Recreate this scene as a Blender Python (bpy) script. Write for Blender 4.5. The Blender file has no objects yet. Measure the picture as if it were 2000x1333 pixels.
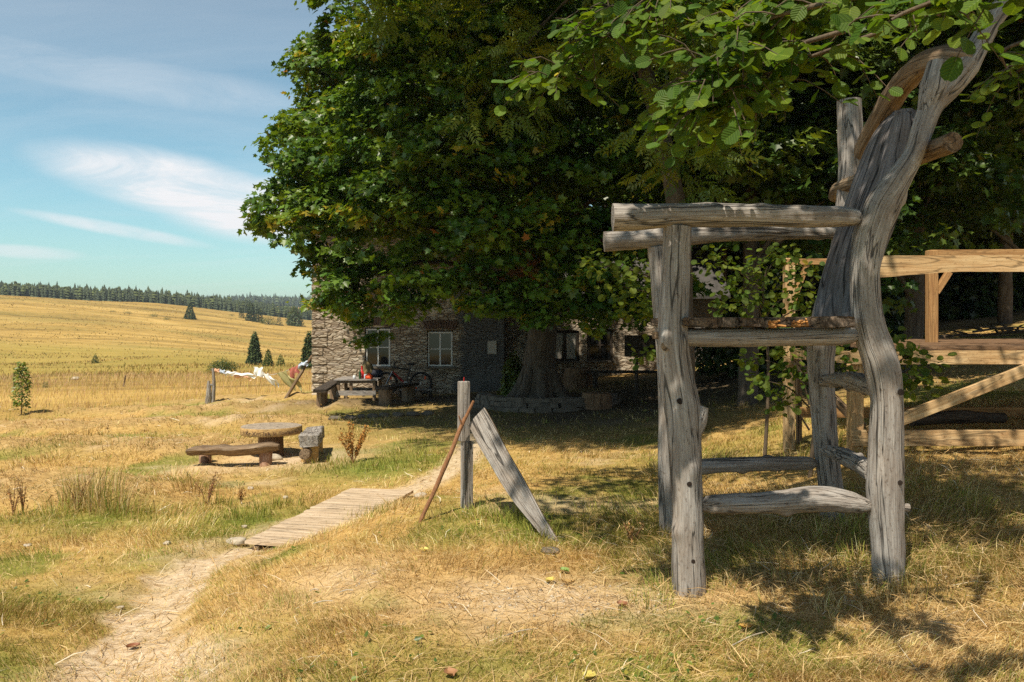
import bpy, math, random
import numpy as np
from mathutils import Vector, Matrix
R = math.radians
rng = np.random.default_rng(7)
random.seed(7)
scene = bpy.context.scene
col = scene.collection

# ------------------------------------------------------------------ camera
F, U0, V0, EYE = 1650.0, 1000.0, 632.0, 1.65      # focal length in photo pixels, horizon row, eye height
cam_d = bpy.data.cameras.new('camera')
cam_d.sensor_width = 36.0
cam_d.lens = 36.0 * F / 2000.0
cam_d.shift_y = -34.5 / 2000.0
cam_d.clip_start = 0.05
cam_d.clip_end = 6000
cam = bpy.data.objects.new('camera', cam_d)
col.objects.link(cam)
cam.location = (0, 0, EYE)
cam.rotation_euler = (R(90), 0, 0)
scene.camera = cam

# ------------------------------------------------------------------ light
SUN_EL = 60.0
SUN_AZ = (-0.50, -0.866)                            # horizontal direction towards the sun
sdir = Vector((SUN_AZ[0] * math.cos(R(SUN_EL)), SUN_AZ[1] * math.cos(R(SUN_EL)), math.sin(R(SUN_EL)))).normalized()
sun_d = bpy.data.lights.new('sun', 'SUN')
sun_d.energy = 5.0
sun_d.angle = R(0.55)
sun_d.color = (1.0, 0.91, 0.74)
sun = bpy.data.objects.new('sun', sun_d)
col.objects.link(sun)
sun.rotation_euler = sdir.to_track_quat('Z', 'Y').to_euler()

world = bpy.data.worlds.new('World')
scene.world = world
world.use_nodes = True
SKY_STRENGTH = 0.052
scene.view_settings.view_transform = 'Standard'
scene.view_settings.look = 'None'
scene.view_settings.gamma = 1.0
scene.view_settings.exposure = 0.42
cy = scene.cycles
cy.max_bounces = 6
cy.diffuse_bounces = 3
cy.glossy_bounces = 2
cy.transmission_bounces = 3
cy.transparent_max_bounces = 4
cy.caustics_reflective = False
cy.caustics_refractive = False
cy.sample_clamp_indirect = 4.0
cy.use_denoising = False
cy.denoiser = 'OPENIMAGEDENOISE'
cy.denoising_input_passes = 'RGB_ALBEDO_NORMAL'
cy.denoising_prefilter = 'ACCURATE'
cy.blur_glossy = 1.0


def build_world():
    nt = world.node_tree
    nt.nodes.clear()
    L = nt.links.new
    N = lambda t, **k: _n(nt, t, **k)
    out = N('ShaderNodeOutputWorld')
    bg = N('ShaderNodeBackground')
    bg.inputs['Strength'].default_value = SKY_STRENGTH
    sky = N('ShaderNodeTexSky')
    sky.sky_type = 'NISHITA'
    sky.sun_disc = False
    sky.sun_elevation = R(SUN_EL)
    sky.sun_rotation = math.atan2(SUN_AZ[0], SUN_AZ[1])
    sky.air_density = 1.0
    sky.dust_density = 0.6
    sky.ozone_density = 1.2
    tc = N('ShaderNodeTexCoord')
    sep = N('ShaderNodeSeparateXYZ')
    L(tc.outputs['Generated'], sep.inputs[0])
    # thin high cirrus: a flat layer seen in perspective
    zz = N('ShaderNodeMath', operation='MAXIMUM'); zz.inputs[1].default_value = 0.02
    L(sep.outputs['Z'], zz.inputs[0])
    za = N('ShaderNodeMath', operation='ADD'); za.inputs[1].default_value = 0.12
    L(zz.outputs[0], za.inputs[0])
    dx = N('ShaderNodeMath', operation='DIVIDE'); L(sep.outputs['X'], dx.inputs[0]); L(za.outputs[0], dx.inputs[1])
    dy = N('ShaderNodeMath', operation='DIVIDE'); L(sep.outputs['Y'], dy.inputs[0]); L(za.outputs[0], dy.inputs[1])
    cmb = N('ShaderNodeCombineXYZ'); L(dx.outputs[0], cmb.inputs[0]); L(dy.outputs[0], cmb.inputs[1])
    mp = N('ShaderNodeMapping'); mp.inputs['Scale'].default_value = (0.55, 1.5, 1.0)
    mp.inputs['Rotation'].default_value = (0, 0, R(-14)); mp.inputs['Location'].default_value = (1.3, 0.4, 0)
    L(cmb.outputs[0], mp.inputs['Vector'])
    n1 = N('ShaderNodeTexNoise'); n1.inputs['Scale'].default_value = 0.9; n1.inputs['Detail'].default_value = 9
    n1.inputs['Roughness'].default_value = 0.62; n1.inputs['Distortion'].default_value = 0.9
    L(mp.outputs[0], n1.inputs['Vector'])
    r1 = N('ShaderNodeMapRange'); r1.inputs['From Min'].default_value = 0.44; r1.inputs['From Max'].default_value = 0.78
    r1.inputs['To Max'].default_value = 0.20
    L(n1.outputs['Fac'], r1.inputs['Value'])
    # one denser bank of cloud low over the ridge, an ellipse of directions
    def bank(x0, z0, sx, sz, tilt, amp):
        a = N('ShaderNodeMath', operation='SUBTRACT'); L(sep.outputs['X'], a.inputs[0]); a.inputs[1].default_value = x0
        b = N('ShaderNodeMath', operation='SUBTRACT'); L(sep.outputs['Z'], b.inputs[0]); b.inputs[1].default_value = z0
        t = N('ShaderNodeMath', operation='MULTIPLY_ADD'); L(a.outputs[0], t.inputs[0]); t.inputs[1].default_value = tilt; L(b.outputs[0], t.inputs[2])
        a2 = N('ShaderNodeMath', operation='DIVIDE'); L(a.outputs[0], a2.inputs[0]); a2.inputs[1].default_value = sx
        b2 = N('ShaderNodeMath', operation='DIVIDE'); L(t.outputs[0], b2.inputs[0]); b2.inputs[1].default_value = sz
        a3 = N('ShaderNodeMath', operation='POWER'); L(a2.outputs[0], a3.inputs[0]); a3.inputs[1].default_value = 2
        b3 = N('ShaderNodeMath', operation='POWER'); L(b2.outputs[0], b3.inputs[0]); b3.inputs[1].default_value = 2
        s = N('ShaderNodeMath', operation='ADD'); L(a3.outputs[0], s.inputs[0]); L(b3.outputs[0], s.inputs[1])
        m = N('ShaderNodeMapRange'); m.interpolation_type = 'SMOOTHSTEP'
        m.inputs['From Min'].default_value = 0.0; m.inputs['From Max'].default_value = 1.0
        m.inputs['To Min'].default_value = amp; m.inputs['To Max'].default_value = 0.0
        L(s.outputs[0], m.inputs['Value'])
        return m.outputs[0]
    mp2 = N('ShaderNodeMapping'); mp2.inputs['Scale'].default_value = (7.0, 7.0, 26.0)
    mp2.inputs['Rotation'].default_value = (0, R(-10), 0)
    L(tc.outputs['Generated'], mp2.inputs['Vector'])
    n2 = N('ShaderNodeTexNoise'); n2.inputs['Scale'].default_value = 1.0; n2.inputs['Detail'].default_value = 8
    n2.inputs['Roughness'].default_value = 0.66; n2.inputs['Distortion'].default_value = 0.8
    L(mp2.outputs[0], n2.inputs['Vector'])
    acc = None
    for args in ((-0.36, 0.150, 0.15, 0.040, 0.16, 1.0), (-0.275, 0.128, 0.13, 0.044, 0.04, 1.0), (-0.50, 0.073, 0.06, 0.009, 0.03, 0.5), (-0.42, 0.100, 0.10, 0.009, 0.17, 0.5), (-0.40, 0.255, 0.26, 0.03, 0.08, 0.2), (0.6, 0.3, 0.8, 0.12, 0.0, 0.6)):
        o = bank(*args)
        if acc is None:
            acc = o
        else:
            mx = N('ShaderNodeMath', operation='MAXIMUM'); L(acc, mx.inputs[0]); L(o, mx.inputs[1]); acc = mx.outputs[0]
    nn = N('ShaderNodeMapRange'); nn.inputs['From Min'].default_value = 0.36; nn.inputs['From Max'].default_value = 0.66
    L(n2.outputs['Fac'], nn.inputs['Value'])
    bm = N('ShaderNodeMath', operation='MULTIPLY'); L(acc, bm.inputs[0]); L(nn.outputs[0], bm.inputs[1])
    bm2 = N('ShaderNodeMath', operation='MULTIPLY_ADD'); L(acc, bm2.inputs[0]); bm2.inputs[1].default_value = 0.55
    L(bm.outputs[0], bm2.inputs[2])
    tot = N('ShaderNodeMath', operation='MAXIMUM'); tot.use_clamp = True
    L(r1.outputs[0], tot.inputs[0]); L(bm2.outputs[0], tot.inputs[1])
    # the clear air: Nishita, shifted to the teal the photograph shows towards the horizon
    ramp = N('ShaderNodeValToRGB')
    cr = ramp.color_ramp
    cr.elements[0].position = 0.0; cr.elements[0].color = SKY_TINT[0]
    cr.elements[1].position = 0.42; cr.elements[1].color = SKY_TINT[2]
    e = cr.elements.new(0.14); e.color = SKY_TINT[1]
    e = cr.elements.new(0.85); e.color = SKY_TINT[3]
    L(sep.outputs['Z'], ramp.inputs['Fac'])
    mul = N('ShaderNodeMix', data_type='RGBA', blend_type='MULTIPLY'); mul.inputs['Factor'].default_value = 1.0
    L(sky.outputs[0], mul.inputs[6]); L(ramp.outputs[0], mul.inputs[7])
    mixc = N('ShaderNodeMix', data_type='RGBA')
    L(tot.outputs[0], mixc.inputs['Factor']); L(mul.outputs[2], mixc.inputs[6])
    mixc.inputs[7].default_value = (13.6, 13.6, 13.9, 1)
    L(mixc.outputs[2], bg.inputs['Color'])
    L(bg.outputs[0], out.inputs[0])


SKY_TINT = ((1.55, 2.05, 1.98, 1), (1.62, 2.15, 2.0, 1), (2.1, 2.08, 1.75, 1), (.62, .64, .66, 1))


def _n(nt, t, **k):
    n = nt.nodes.new(t)
    for a, b in k.items():
        setattr(n, a, b)
    return n


build_world()

# ------------------------------------------------------------------ numeric helpers
def _h(ix, iy, iz, seed):
    h = (ix.astype(np.int64) * 374761393 + iy.astype(np.int64) * 668265263 + iz.astype(np.int64) * 2147483647 + seed * 974634777) & 0xFFFFFFFF
    h = ((h ^ (h >> 13)) * 1274126177) & 0xFFFFFFFF
    h = h ^ (h >> 16)
    return (h & 0xFFFFFF) / float(0xFFFFFF)


def vnoise(x, y, seed=0):
    x = np.asarray(x, float); y = np.asarray(y, float)
    xi = np.floor(x); yi = np.floor(y); fx = x - xi; fy = y - yi
    fx = fx * fx * (3 - 2 * fx); fy = fy * fy * (3 - 2 * fy)
    z = np.zeros_like(xi)
    a = _h(xi, yi, z, seed); b = _h(xi + 1, yi, z, seed); c = _h(xi, yi + 1, z, seed); d = _h(xi + 1, yi + 1, z, seed)
    return (a * (1 - fx) + b * fx) * (1 - fy) + (c * (1 - fx) + d * fx) * fy


def fbm(x, y, seed=0, oct=4):
    s = 0; a = 0.5; t = 0
    for i in range(oct):
        s = s + a * vnoise(x * 2 ** i + i * 17.3, y * 2 ** i - i * 9.1, seed + i); t += a; a *= 0.5
    return s / t


def vnoise3(p, seed=0):
    p = np.asarray(p, float)
    i = np.floor(p); f = p - i; f = f * f * (3 - 2 * f)
    r = 0
    for dx in (0, 1):
        for dy in (0, 1):
            for dz in (0, 1):
                w = (f[:, 0] if dx else 1 - f[:, 0]) * (f[:, 1] if dy else 1 - f[:, 1]) * (f[:, 2] if dz else 1 - f[:, 2])
                r = r + w * _h(i[:, 0] + dx, i[:, 1] + dy, i[:, 2] + dz, seed)
    return r


def sstep(a, b, x):
    t = np.clip((np.asarray(x, float) - a) / (b - a), 0, 1)
    return t * t * (3 - 2 * t)


def at(u, v, y):
    """photo pixel at depth y -> point in the place"""
    return np.array([(u - U0) / F * y, y, EYE - (v - V0) / F * y])


# ------------------------------------------------------------------ terrain
_pts = [(-3, 0, -.2), (0, 0, 0), (3, 0, .1), (0, -5, 0), (-6, -5, -.3), (6, -5, .3), (9, 3, .6), (-9, 4, -.5),
        (0, 4, 0), (2, 4, .03), (3.5, 4, .12), (-1.0, 4.2, -.04), (1.03, 5.2, 0), (2.32, 5.2, .05), (1.2, 6.65, .0), (2.5, 6.65, .09),
        (-.42, 7.3, .07), (.39, 6.4, 0), (-.78, 6.9, .02), (-.91, 7.5, .03), (-1.5, 7.1, -.1), (-1.75, 6.9, -.17), (-1.2, 5.5, -.07),
        (-1.5, 5.0, -.12), (-2.1, 4.54, -.28), (-2.43, 5.66, -.30), (-2.73, 6.94, -.36), (-2.5, 7.8, -.39), (-2.9, 4.5, -.27),
        (-4.4, 7.2, -.42), (-5.8, 9.6, -.52), (-2.2, 8, -.42), (-1.55, 10, -.42), (-1.9, 9, -.43), (-1.75, 7.85, -.36),
        (-1.0, 9.3, -.30), (-1.1, 10.4, -.36), (0.2, 9.5, -.1), (-4.07, 14.3, -.61), (-7.9, 14.5, -.72), (-14.4, 23.7, -1.2), (-10.6, 30, -1.13),
        (-8, 30, -.95), (-6.4, 26.5, -.72), (-.2, 27, -.5), (-.9, 15, -.42), (2.1, 14, -.37), (1.2, 7.5, -.02), (3.3, 22, -.32), (.6, 20, -.46),
        (.7, 22, -.32), (6, 28, .1), (3.35, 8.2, .36), (4.9, 8.1, .40), (3.27, 10, .14), (6, 10.5, .55), (12, 20, 1.0), (16.5, 32, 1.5), (20, 34, 1.95),
        (29, 55, 3.8), (9, 25, .75), (8, 5, .6), (12, 10, 1.0), (-60, 55, -1.95), (-30, 57, -1.9), (-12, 57, -1.7), (0, 57, -1.2),
        (-70, 100, -3.6), (-40, 100, -3.6), (-15, 100, -3.4), (-95, 150, -5.0), (-60, 150, -5.0), (-20, 150, -5.0), (60, 150, 6),
        (-180, 280, .5), (-300, 480, 18.2), (-210, 500, 13.2), (-125, 300, -1.9), (-80, 300, -7), (-133, 550, 3.5), (-60, 550, 1.5), (-40, 300, -8),
        (40, 300, -2), (200, 300, 15), (-420, 480, 22), (-330, 700, 20), (-200, 700, 12), (-120, 750, 0), (-378, 1300, 29), (-600, 1300, 22), (-250, 1300, 22), (0, 1300, 14),
        (-500, 2400, 10), (600, 1300, 30), (0, 2400, 10), (-900, 1000, 25)]
_P = np.array(_pts, float)


def _wc(x, y):
    d = np.maximum(np.asarray(y, float), -7) + 8.0
    return np.stack([np.asarray(x, float) / d * 2.0, np.log(d)], -1)


_C = _wc(_P[:, 0], _P[:, 1])
_E = 0.035
_K = np.sqrt(((_C[:, None] - _C[None]) ** 2).sum(-1) + _E * _E)
_W = np.linalg.solve(_K + np.eye(len(_K)) * 1e-6, _P[:, 2])

PATH_A = np.array([(-1.9, 2.0), (-2.02, 3.4), (-2.12, 4.54), (-2.43, 5.66), (-2.66, 6.94), (-2.35, 7.9)])
PATH_B = np.array([(-1.5, 10.0), (-1.05, 10.7), (-.75, 12.3), (-.62, 15), (-.7, 19), (-1.4, 23), (-3.0, 25.5)])


def pdist(x, y, P):
    d = np.full(np.shape(x), 1e9)
    for (x0, y0), (x1, y1) in zip(P[:-1], P[1:]):
        dx, dy = x1 - x0, y1 - y0
        t = np.clip(((x - x0) * dx + (y - y0) * dy) / (dx * dx + dy * dy), 0, 1)
        d = np.minimum(d, np.hypot(x - x0 - t * dx, y - y0 - t * dy))
    return d


def HF(x, y, detail=True):
    x = np.asarray(x, float); y = np.asarray(y, float)
    shp = x.shape
    x = x.ravel(); y = y.ravel()
    z = np.empty_like(x)
    for i in range(0, len(x), 100000):
        c = _wc(x[i:i + 100000], y[i:i + 100000])
        z[i:i + 100000] = np.sqrt(((c[:, None] - _C[None]) ** 2).sum(-1) + _E * _E) @ _W
    if detail:
        d = np.hypot(x, y)
        near = 1 - sstep(14, 40, d)
        z = z + near * (0.06 * (fbm(x * 1.1, y * 1.1, 3) - .5) + 0.055 * (fbm(x * 3.6, y * 3.6, 5, 3) - .5))
        z = z + sstep(50, 150, d) * 2.4 * (fbm(x * .02, y * .02, 11) - .5)
        z = z + (1 - sstep(30, 50, d)) * .30 * m_hay(x, y) * fbm(x * 2.4, y * 2.4, 77, 3) * sstep(8, 10, y)
        z = z - near * 0.07 * (1 - sstep(0.16, 0.42, pdist(x, y, PATH_A)))
    return z.reshape(shp)


def gz(x, y):
    return float(HF(np.array([x]), np.array([y]))[0])


def hit(u, v, y0=3.0, y1=900.0):
    """where the ray through a photo pixel meets the ground"""
    t = np.exp(np.linspace(math.log(y0), math.log(y1), 2500))
    P = np.stack([(u - U0) / F * t, t, EYE - (v - V0) / F * t], -1)
    g = HF(P[:, 0], P[:, 1])
    k = np.argmax(P[:, 2] <= g) if (P[:, 2] <= g).any() else int(np.argmin(P[:, 2] - g))
    return np.array([P[k, 0], P[k, 1], g[k]])


# what grows where: shared by the ground sheet and by the blades on it
def m_green(x, y):
    g = fbm(x * .75 + 4.2, y * .7, 21, 4)
    n = sstep(.53, .70, g + .12 * (fbm(x * 2.6, y * 2.6, 25, 3) - .5)) * .8
    def spot(cx, cy, rx, ry, a):
        d = ((x - cx) / rx) ** 2 + ((y - cy) / ry) ** 2
        return a * np.exp(-d) * (.45 + 1.1 * fbm(x * 2.2, y * 2.2, 33, 3))
    s = np.maximum.reduce([n, spot(-1.9, 12.6, 1.6, 1.4, 1.0), spot(-2.75, 8.9, .7, 1.6, .9), spot(-3.0, 7.3, .7, .5, .8), spot(-3.4, 6.0, .9, .7, .8),
                           spot(.25, 6.9, .55, .6, 1.0), spot(.95, 7.2, .6, .9, .7), spot(2.6, 5.8, .7, .9, .8), spot(-.3, 4.0, 1.2, .45, .55), spot(-1.5, 4.5, .5, .6, .5),
                           spot(-2.9, 4.7, .45, .6, .8), spot(-4.6, 9.2, 1.4, .9, .7), spot(.8, 5.6, .3, .3, .7), spot(-5, 21, 4, 2, .6), spot(3.6, 6.4, 1.0, .8, .6), spot(0, 18, 6, 3, .55),
                           spot(2.5, 11, 2, 2, .5), spot(-8, 17, 3, 2.0, .6), spot(-13, 28, 7, 2.0, .8), spot(-7.5, 31, 3.5, 1.6, .8)])
    return np.clip(s, 0, 1)


def m_bare(x, y):
    w = .22 + .34 * (fbm(x * 1.5, y * 1.5, 41, 3) - .5) + .58 * (1 - sstep(3.9, 5.7, y))
    a = (1 - sstep(w * .45, w * 1.35, pdist(x, y, PATH_A) + .4 * (fbm(x * 4, y * 4, 45, 4) - .5))) * (.50 + 1.0 * fbm(x * 2.2, y * 1.6, 48, 3))
    b = (1 - sstep(.12, .4, pdist(x, y, PATH_B) + .2 * (fbm(x * 4, y * 4, 46, 3) - .5))) * .9
    n = .6 * fbm(x * 2.8, y * 2.8, 47, 4) + .7
    c = np.exp(-(((x - .25) / .95) ** 2 + ((y - 5.05) / .5) ** 2)) * n * .72
    c2 = np.exp(-(((x + 1.1) / .5) ** 2 + ((y - 5.6) / .5) ** 2)) * n * .55
    d = np.exp(-(((x + 3.6) / 1.1) ** 2 + ((y - 13.9) / 1.0) ** 2)) * n * .9
    return np.clip(np.maximum.reduce([a, b, c, c2, d, sstep(.62, .8, fbm(x * .9, y * .9, 49, 4)) * .5]), 0, 1)


def m_soil(x, y):          # trodden earth before the house and round the big tree, plus painted-in dark ground
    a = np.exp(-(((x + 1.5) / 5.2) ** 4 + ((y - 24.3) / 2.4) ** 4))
    b = np.exp(-(((x - 4.0) / 6.8) ** 4 + ((y - 22.0) / 6.5) ** 4))  # stretched to the right of the tree to darken the shaded ground by colour
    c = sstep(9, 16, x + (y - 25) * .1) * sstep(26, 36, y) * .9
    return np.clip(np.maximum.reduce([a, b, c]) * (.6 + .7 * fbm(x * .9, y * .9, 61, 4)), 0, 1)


def m_hay(x, y):
    d = y + .35 * x
    rows = np.sin((d - .5) * 1.5 + 2.2 * fbm(x * .3, y * .3, 71, 3)) * .5 + .5
    f = sstep(.35, .8, rows) * sstep(-3.4, -5.0, x + (y - 10) * -.02) * sstep(8.5, 10.5, y) * (1 - sstep(30, 33, y - .1 * x))
    r = np.exp(-(((x - 3.8) / 2.2) ** 2 + ((y - 6.0) / 1.6) ** 2)) * (.4 + fbm(x * 1.2, y * 1.2, 75, 3))
    return np.clip(np.maximum(f * (.5 + .8 * fbm(x * .7, y * .7, 73, 3)), r), 0, 1)


# ------------------------------------------------------------------ object helpers
def wloc(o):
    p = np.zeros(3)
    while o is not None:
        p += np.array(o.location); o = o.parent
    return p


def tag(o, label=None, cat=None, group=None, kind=None):
    if label: o['label'] = label
    if cat: o['category'] = cat
    if group: o['group'] = group
    if kind: o['kind'] = kind
    return o


def thing(name, label, cat, loc, group=None):
    o = bpy.data.objects.new(name, None)
    o.empty_display_size = .2
    o.location = [float(c) for c in loc]
    col.objects.link(o)
    return tag(o, label, cat, group)


def np_mesh(name, V, loops, sizes, mat, parent=None, attrs=None, smooth=False, origin=None):
    V = np.asarray(V, np.float64)
    if parent is not None:
        V = V - wloc(parent)
    elif origin is not None:
        V = V - np.asarray(origin)
    me = bpy.data.meshes.new(name)
    loops = np.asarray(loops, np.int32).ravel(); sizes = np.asarray(sizes, np.int32)
    me.vertices.add(len(V)); me.vertices.foreach_set('co', V.astype(np.float32).ravel())
    me.loops.add(len(loops)); me.loops.foreach_set('vertex_index', loops)
    me.polygons.add(len(sizes))
    st = np.zeros(len(sizes), np.int32); st[1:] = np.cumsum(sizes)[:-1]
    me.polygons.foreach_set('loop_start', st)
    if np.ndim(smooth) or smooth:
        me.polygons.foreach_set('use_smooth', np.broadcast_to(np.asarray(smooth, bool), len(sizes)).copy())
    for k, (typ, arr) in (attrs or {}).items():
        a = me.attributes.new(k, typ, 'POINT')
        a.data.foreach_set('color' if typ == 'FLOAT_COLOR' else ('vector' if typ == 'FLOAT_VECTOR' else 'value'), np.asarray(arr, np.float32).ravel())
    me.update(calc_edges=True)
    me.validate(verbose=False)
    if mat is not None:
        me.materials.append(mat)
    o = bpy.data.objects.new(name, me)
    col.objects.link(o)
    if parent is not None:
        o.parent = parent
    elif origin is not None:
        o.location = [float(c) for c in origin]
    return o


def catmull(P, n):
    P = np.asarray(P, float)
    if len(P) == 2:
        t = np.linspace(0, 1, n)[:, None]
        return P[0] * (1 - t) + P[1] * t
    Q = np.vstack([2 * P[0] - P[1], P, 2 * P[-1] - P[-2]])
    seg = len(P) - 1
    s = np.linspace(0, seg, n); i = np.minimum(s.astype(int), seg - 1); t = (s - i)[:, None]
    p0, p1, p2, p3 = Q[i], Q[i + 1], Q[i + 2], Q[i + 3]
    return .5 * (2 * p1 + (p2 - p0) * t + (2 * p0 - 5 * p1 + 4 * p2 - p3) * t ** 2 + (3 * p1 - p0 - 3 * p2 + p3) * t ** 3)


class MB:
    """collects shapes for ONE mesh; gc is the position along and across the grain"""
    def __init__(s):
        s.V = []; s.G = []; s.L = []; s.S = []; s.sm = []; s.n = 0

    def add(s, V, faces, gc=None, smooth=False):
        V = np.asarray(V, float).reshape(-1, 3)
        g = V if gc is None else np.asarray(gc, float)
        s.V.append(V); s.G.append(g)
        for k, f in enumerate(faces):
            s.L.extend([a + s.n for a in f]); s.S.append(len(f))
            s.sm.append(smooth[k] if np.ndim(smooth) else smooth)
        s.n += len(V)

    def obox(s, c, ax, hx, ay, hy, az, hz, jit=0, taper=1.0):
        c = np.asarray(c, float)
        ax, ay, az = [np.asarray(a, float) / np.linalg.norm(a) for a in (ax, ay, az)]
        V = []; G = []; off = rng.random(3) * 40
        b = min(hx, hy, hz) * .12
        # chamfered box: 24 corners
        idx = {}
        for sx in (-1, 1):
            for sy in (-1, 1):
                for sz in (-1, 1):
                    for k in range(3):
                        d = [hx, hy, hz]
                        e = [sx * (d[0] - (b if k != 0 else 0)), sy * (d[1] - (b if k != 1 else 0)), sz * (d[2] - (b if k != 2 else 0))]
                        tp = taper if sx > 0 else 1.0
                        p = c + ax * e[0] + ay * e[1] * tp + az * e[2] * tp
                        if jit: p = p + (rng.random(3) - .5) * jit
                        idx[(sx, sy, sz, k)] = len(V); V.append(p); G.append([e[0] + off[0], e[1] + off[1], e[2] + off[2]])
        Fc = []
        I = lambda *a: idx[a]
        for sgn in (-1, 1):
            q = [I(sgn, -1, -1, 0), I(sgn, 1, -1, 0), I(sgn, 1, 1, 0), I(sgn, -1, 1, 0)]; Fc.append(q if sgn > 0 else q[::-1])
            q = [I(-1, sgn, -1, 1), I(-1, sgn, 1, 1), I(1, sgn, 1, 1), I(1, sgn, -1, 1)]; Fc.append(q if sgn > 0 else q[::-1])
            q = [I(-1, -1, sgn, 2), I(1, -1, sgn, 2), I(1, 1, sgn, 2), I(-1, 1, sgn, 2)]; Fc.append(q if sgn > 0 else q[::-1])
        for a in (-1, 1):
            for d in (-1, 1):
                Fc.append([I(-1, a, d, 1), I(-1, a, d, 2), I(1, a, d, 2), I(1, a, d, 1)])
                Fc.append([I(a, -1, d, 0), I(a, -1, d, 2), I(a, 1, d, 2), I(a, 1, d, 0)])
                Fc.append([I(a, d, -1, 0), I(a, d, -1, 1), I(a, d, 1, 1), I(a, d, 1, 0)])
                for e in (-1, 1):
                    Fc.append([I(a, d, e, 0), I(a, d, e, 1), I(a, d, e, 2)])
        s.add(V, Fc, G)

    def box(s, c, size, rz=0, jit=0):
        ca, sa = math.cos(rz), math.sin(rz)
        ax = [(ca, sa, 0), (-sa, ca, 0), (0, 0, 1)]
        h = [size[0] / 2, size[1] / 2, size[2] / 2]
        o = sorted(range(3), key=lambda k: -h[k])
        s.obox(c, ax[o[0]], h[o[0]], ax[o[1]], h[o[1]], ax[o[2]], h[o[2]], jit)

    def beam(s, p0, p1, w, h, up=(0, 0, 1), jit=0, taper=1.0):
        p0 = np.asarray(p0, float); p1 = np.asarray(p1, float); d = p1 - p0; Ln = np.linalg.norm(d); d = d / Ln
        sd = np.cross(d, up); sd /= np.linalg.norm(sd); u2 = np.cross(sd, d)
        s.obox((p0 + p1) / 2, d, Ln / 2, sd, w / 2, u2, h / 2, jit, taper)

    def tube(s, pts, rad, seg=14, rings=None, rough=.06, freq=5.0, caps=True, flat=1.0, seed=None, knots=0, flute=0.0):
        pts = np.asarray(pts, float)
        rad = np.full(len(pts), rad, float) if np.ndim(rad) == 0 else np.asarray(rad, float)
        ln = np.linalg.norm(np.diff(pts, axis=0), axis=1).sum()
        n = rings or max(len(pts), int(ln / max(rad.mean() * .7, .02)) + 2)
        if rings is None: n = min(n, 90)
        C = catmull(pts, n)
        Rr = np.interp(np.linspace(0, 1, n), np.linspace(0, 1, len(rad)), rad) if len(pts) == 2 else np.interp(np.linspace(0, len(rad) - 1, n), np.arange(len(rad)), rad)
        T = np.gradient(C, axis=0); T /= np.linalg.norm(T, axis=1)[:, None] + 1e-12
        up = np.array([0, 0, 1.0]) if abs(T[0, 2]) < .9 else np.array([0, 1.0, 0])
        A = np.cross(T[0], up); A /= np.linalg.norm(A)
        S = np.r_[0, np.cumsum(np.linalg.norm(np.diff(C, axis=0), axis=1))]
        th = np.linspace(0, 2 * math.pi, seg, endpoint=False)
        V = np.empty((n, seg, 3)); G = np.empty((n, seg, 3))
        sd = int(rng.integers(1e6)) if seed is None else seed
        off = rng.random(3) * 40
        kn = [(rng.random() * ln, rng.random() * 6.28, .5 + rng.random()) for _ in range(knots)]
        for i in range(n):
            A = A - T[i] * (A @ T[i]); A /= np.linalg.norm(A); B = np.cross(T[i], A)
            q = np.stack([np.cos(th) * 1.3, np.sin(th) * 1.3, np.full(seg, S[i] * freq)], -1)
            r = Rr[i] * (1 + rough * 2 * (vnoise3(q, sd) - .5) + rough * (vnoise3(q * 2.7, sd + 3) - .5))
            if flute:
                r = r * (1 + flute * (vnoise3(np.stack([np.cos(th) * 4.2, np.sin(th) * 4.2, np.full(seg, S[i] * .9)], -1), sd + 7) - .5) + flute * .6 * (vnoise3(np.stack([np.cos(th) * 8, np.sin(th) * 8, np.full(seg, S[i] * 1.6)], -1), sd + 9) - .5))
            for ks, kt, ka in kn:
                dth = np.angle(np.exp(1j * (th - kt)))
                r = r + Rr[i] * .27 * ka * np.exp(-((S[i] - ks) / (Rr[i] * .55)) ** 2 - (dth / .38) ** 2)
            V[i] = C[i] + np.outer(np.cos(th) * r, A) + np.outer(np.sin(th) * r * flat, B)
            G[i] = np.stack([np.full(seg, S[i]), np.cos(th) * Rr[i], np.sin(th) * Rr[i]], -1) + off
        Fc = []
        for i in range(n - 1):
            for j in range(seg):
                k = (j + 1) % seg
                Fc.append([i * seg + j, i * seg + k, (i + 1) * seg + k, (i + 1) * seg + j])
        s.add(V.reshape(-1, 3), Fc, G.reshape(-1, 3), True)
        if caps:
            for e, rev in ((0, True), (n - 1, False)):
                cen = V[e].mean(0); g = np.vstack([G[e], G[e].mean(0)[None]])
                g[:, 0] = off[0] + 77
                vv = np.vstack([V[e], (cen + T[e] * (Rr[e] * .06 if not rev else -Rr[e] * .06))[None]])
                s.add(vv, [[j, (j + 1) % seg, seg] if not rev else [(j + 1) % seg, j, seg] for j in range(seg)], g, False)

    def grid(s, P, smooth=True, closed=False):
        P = np.asarray(P, float); a, b = P.shape[:2]
        s.add(P.reshape(-1, 3), [[i * b + j, i * b + j + 1, (i + 1) * b + j + 1, (i + 1) * b + j] for i in range(a - 1) for j in range(b - 1)], None, smooth)

    def lathe(s, c, prof, seg=20):
        c = np.asarray(c, float)
        th = np.linspace(0, 2 * math.pi, seg, endpoint=False)
        V = np.array([[c + (r * math.cos(t), r * math.sin(t), z) for t in th] for r, z in prof]).reshape(-1, 3)
        n = len(prof)
        Fc = [[i * seg + j, i * seg + (j + 1) % seg, (i + 1) * seg + (j + 1) % seg, (i + 1) * seg + j] for i in range(n - 1) for j in range(seg)]
        s.add(V, Fc, None, True)
        s.add(V[:seg], [list(range(seg))[::-1]]); s.add(V[-seg:], [list(range(seg))])

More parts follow.
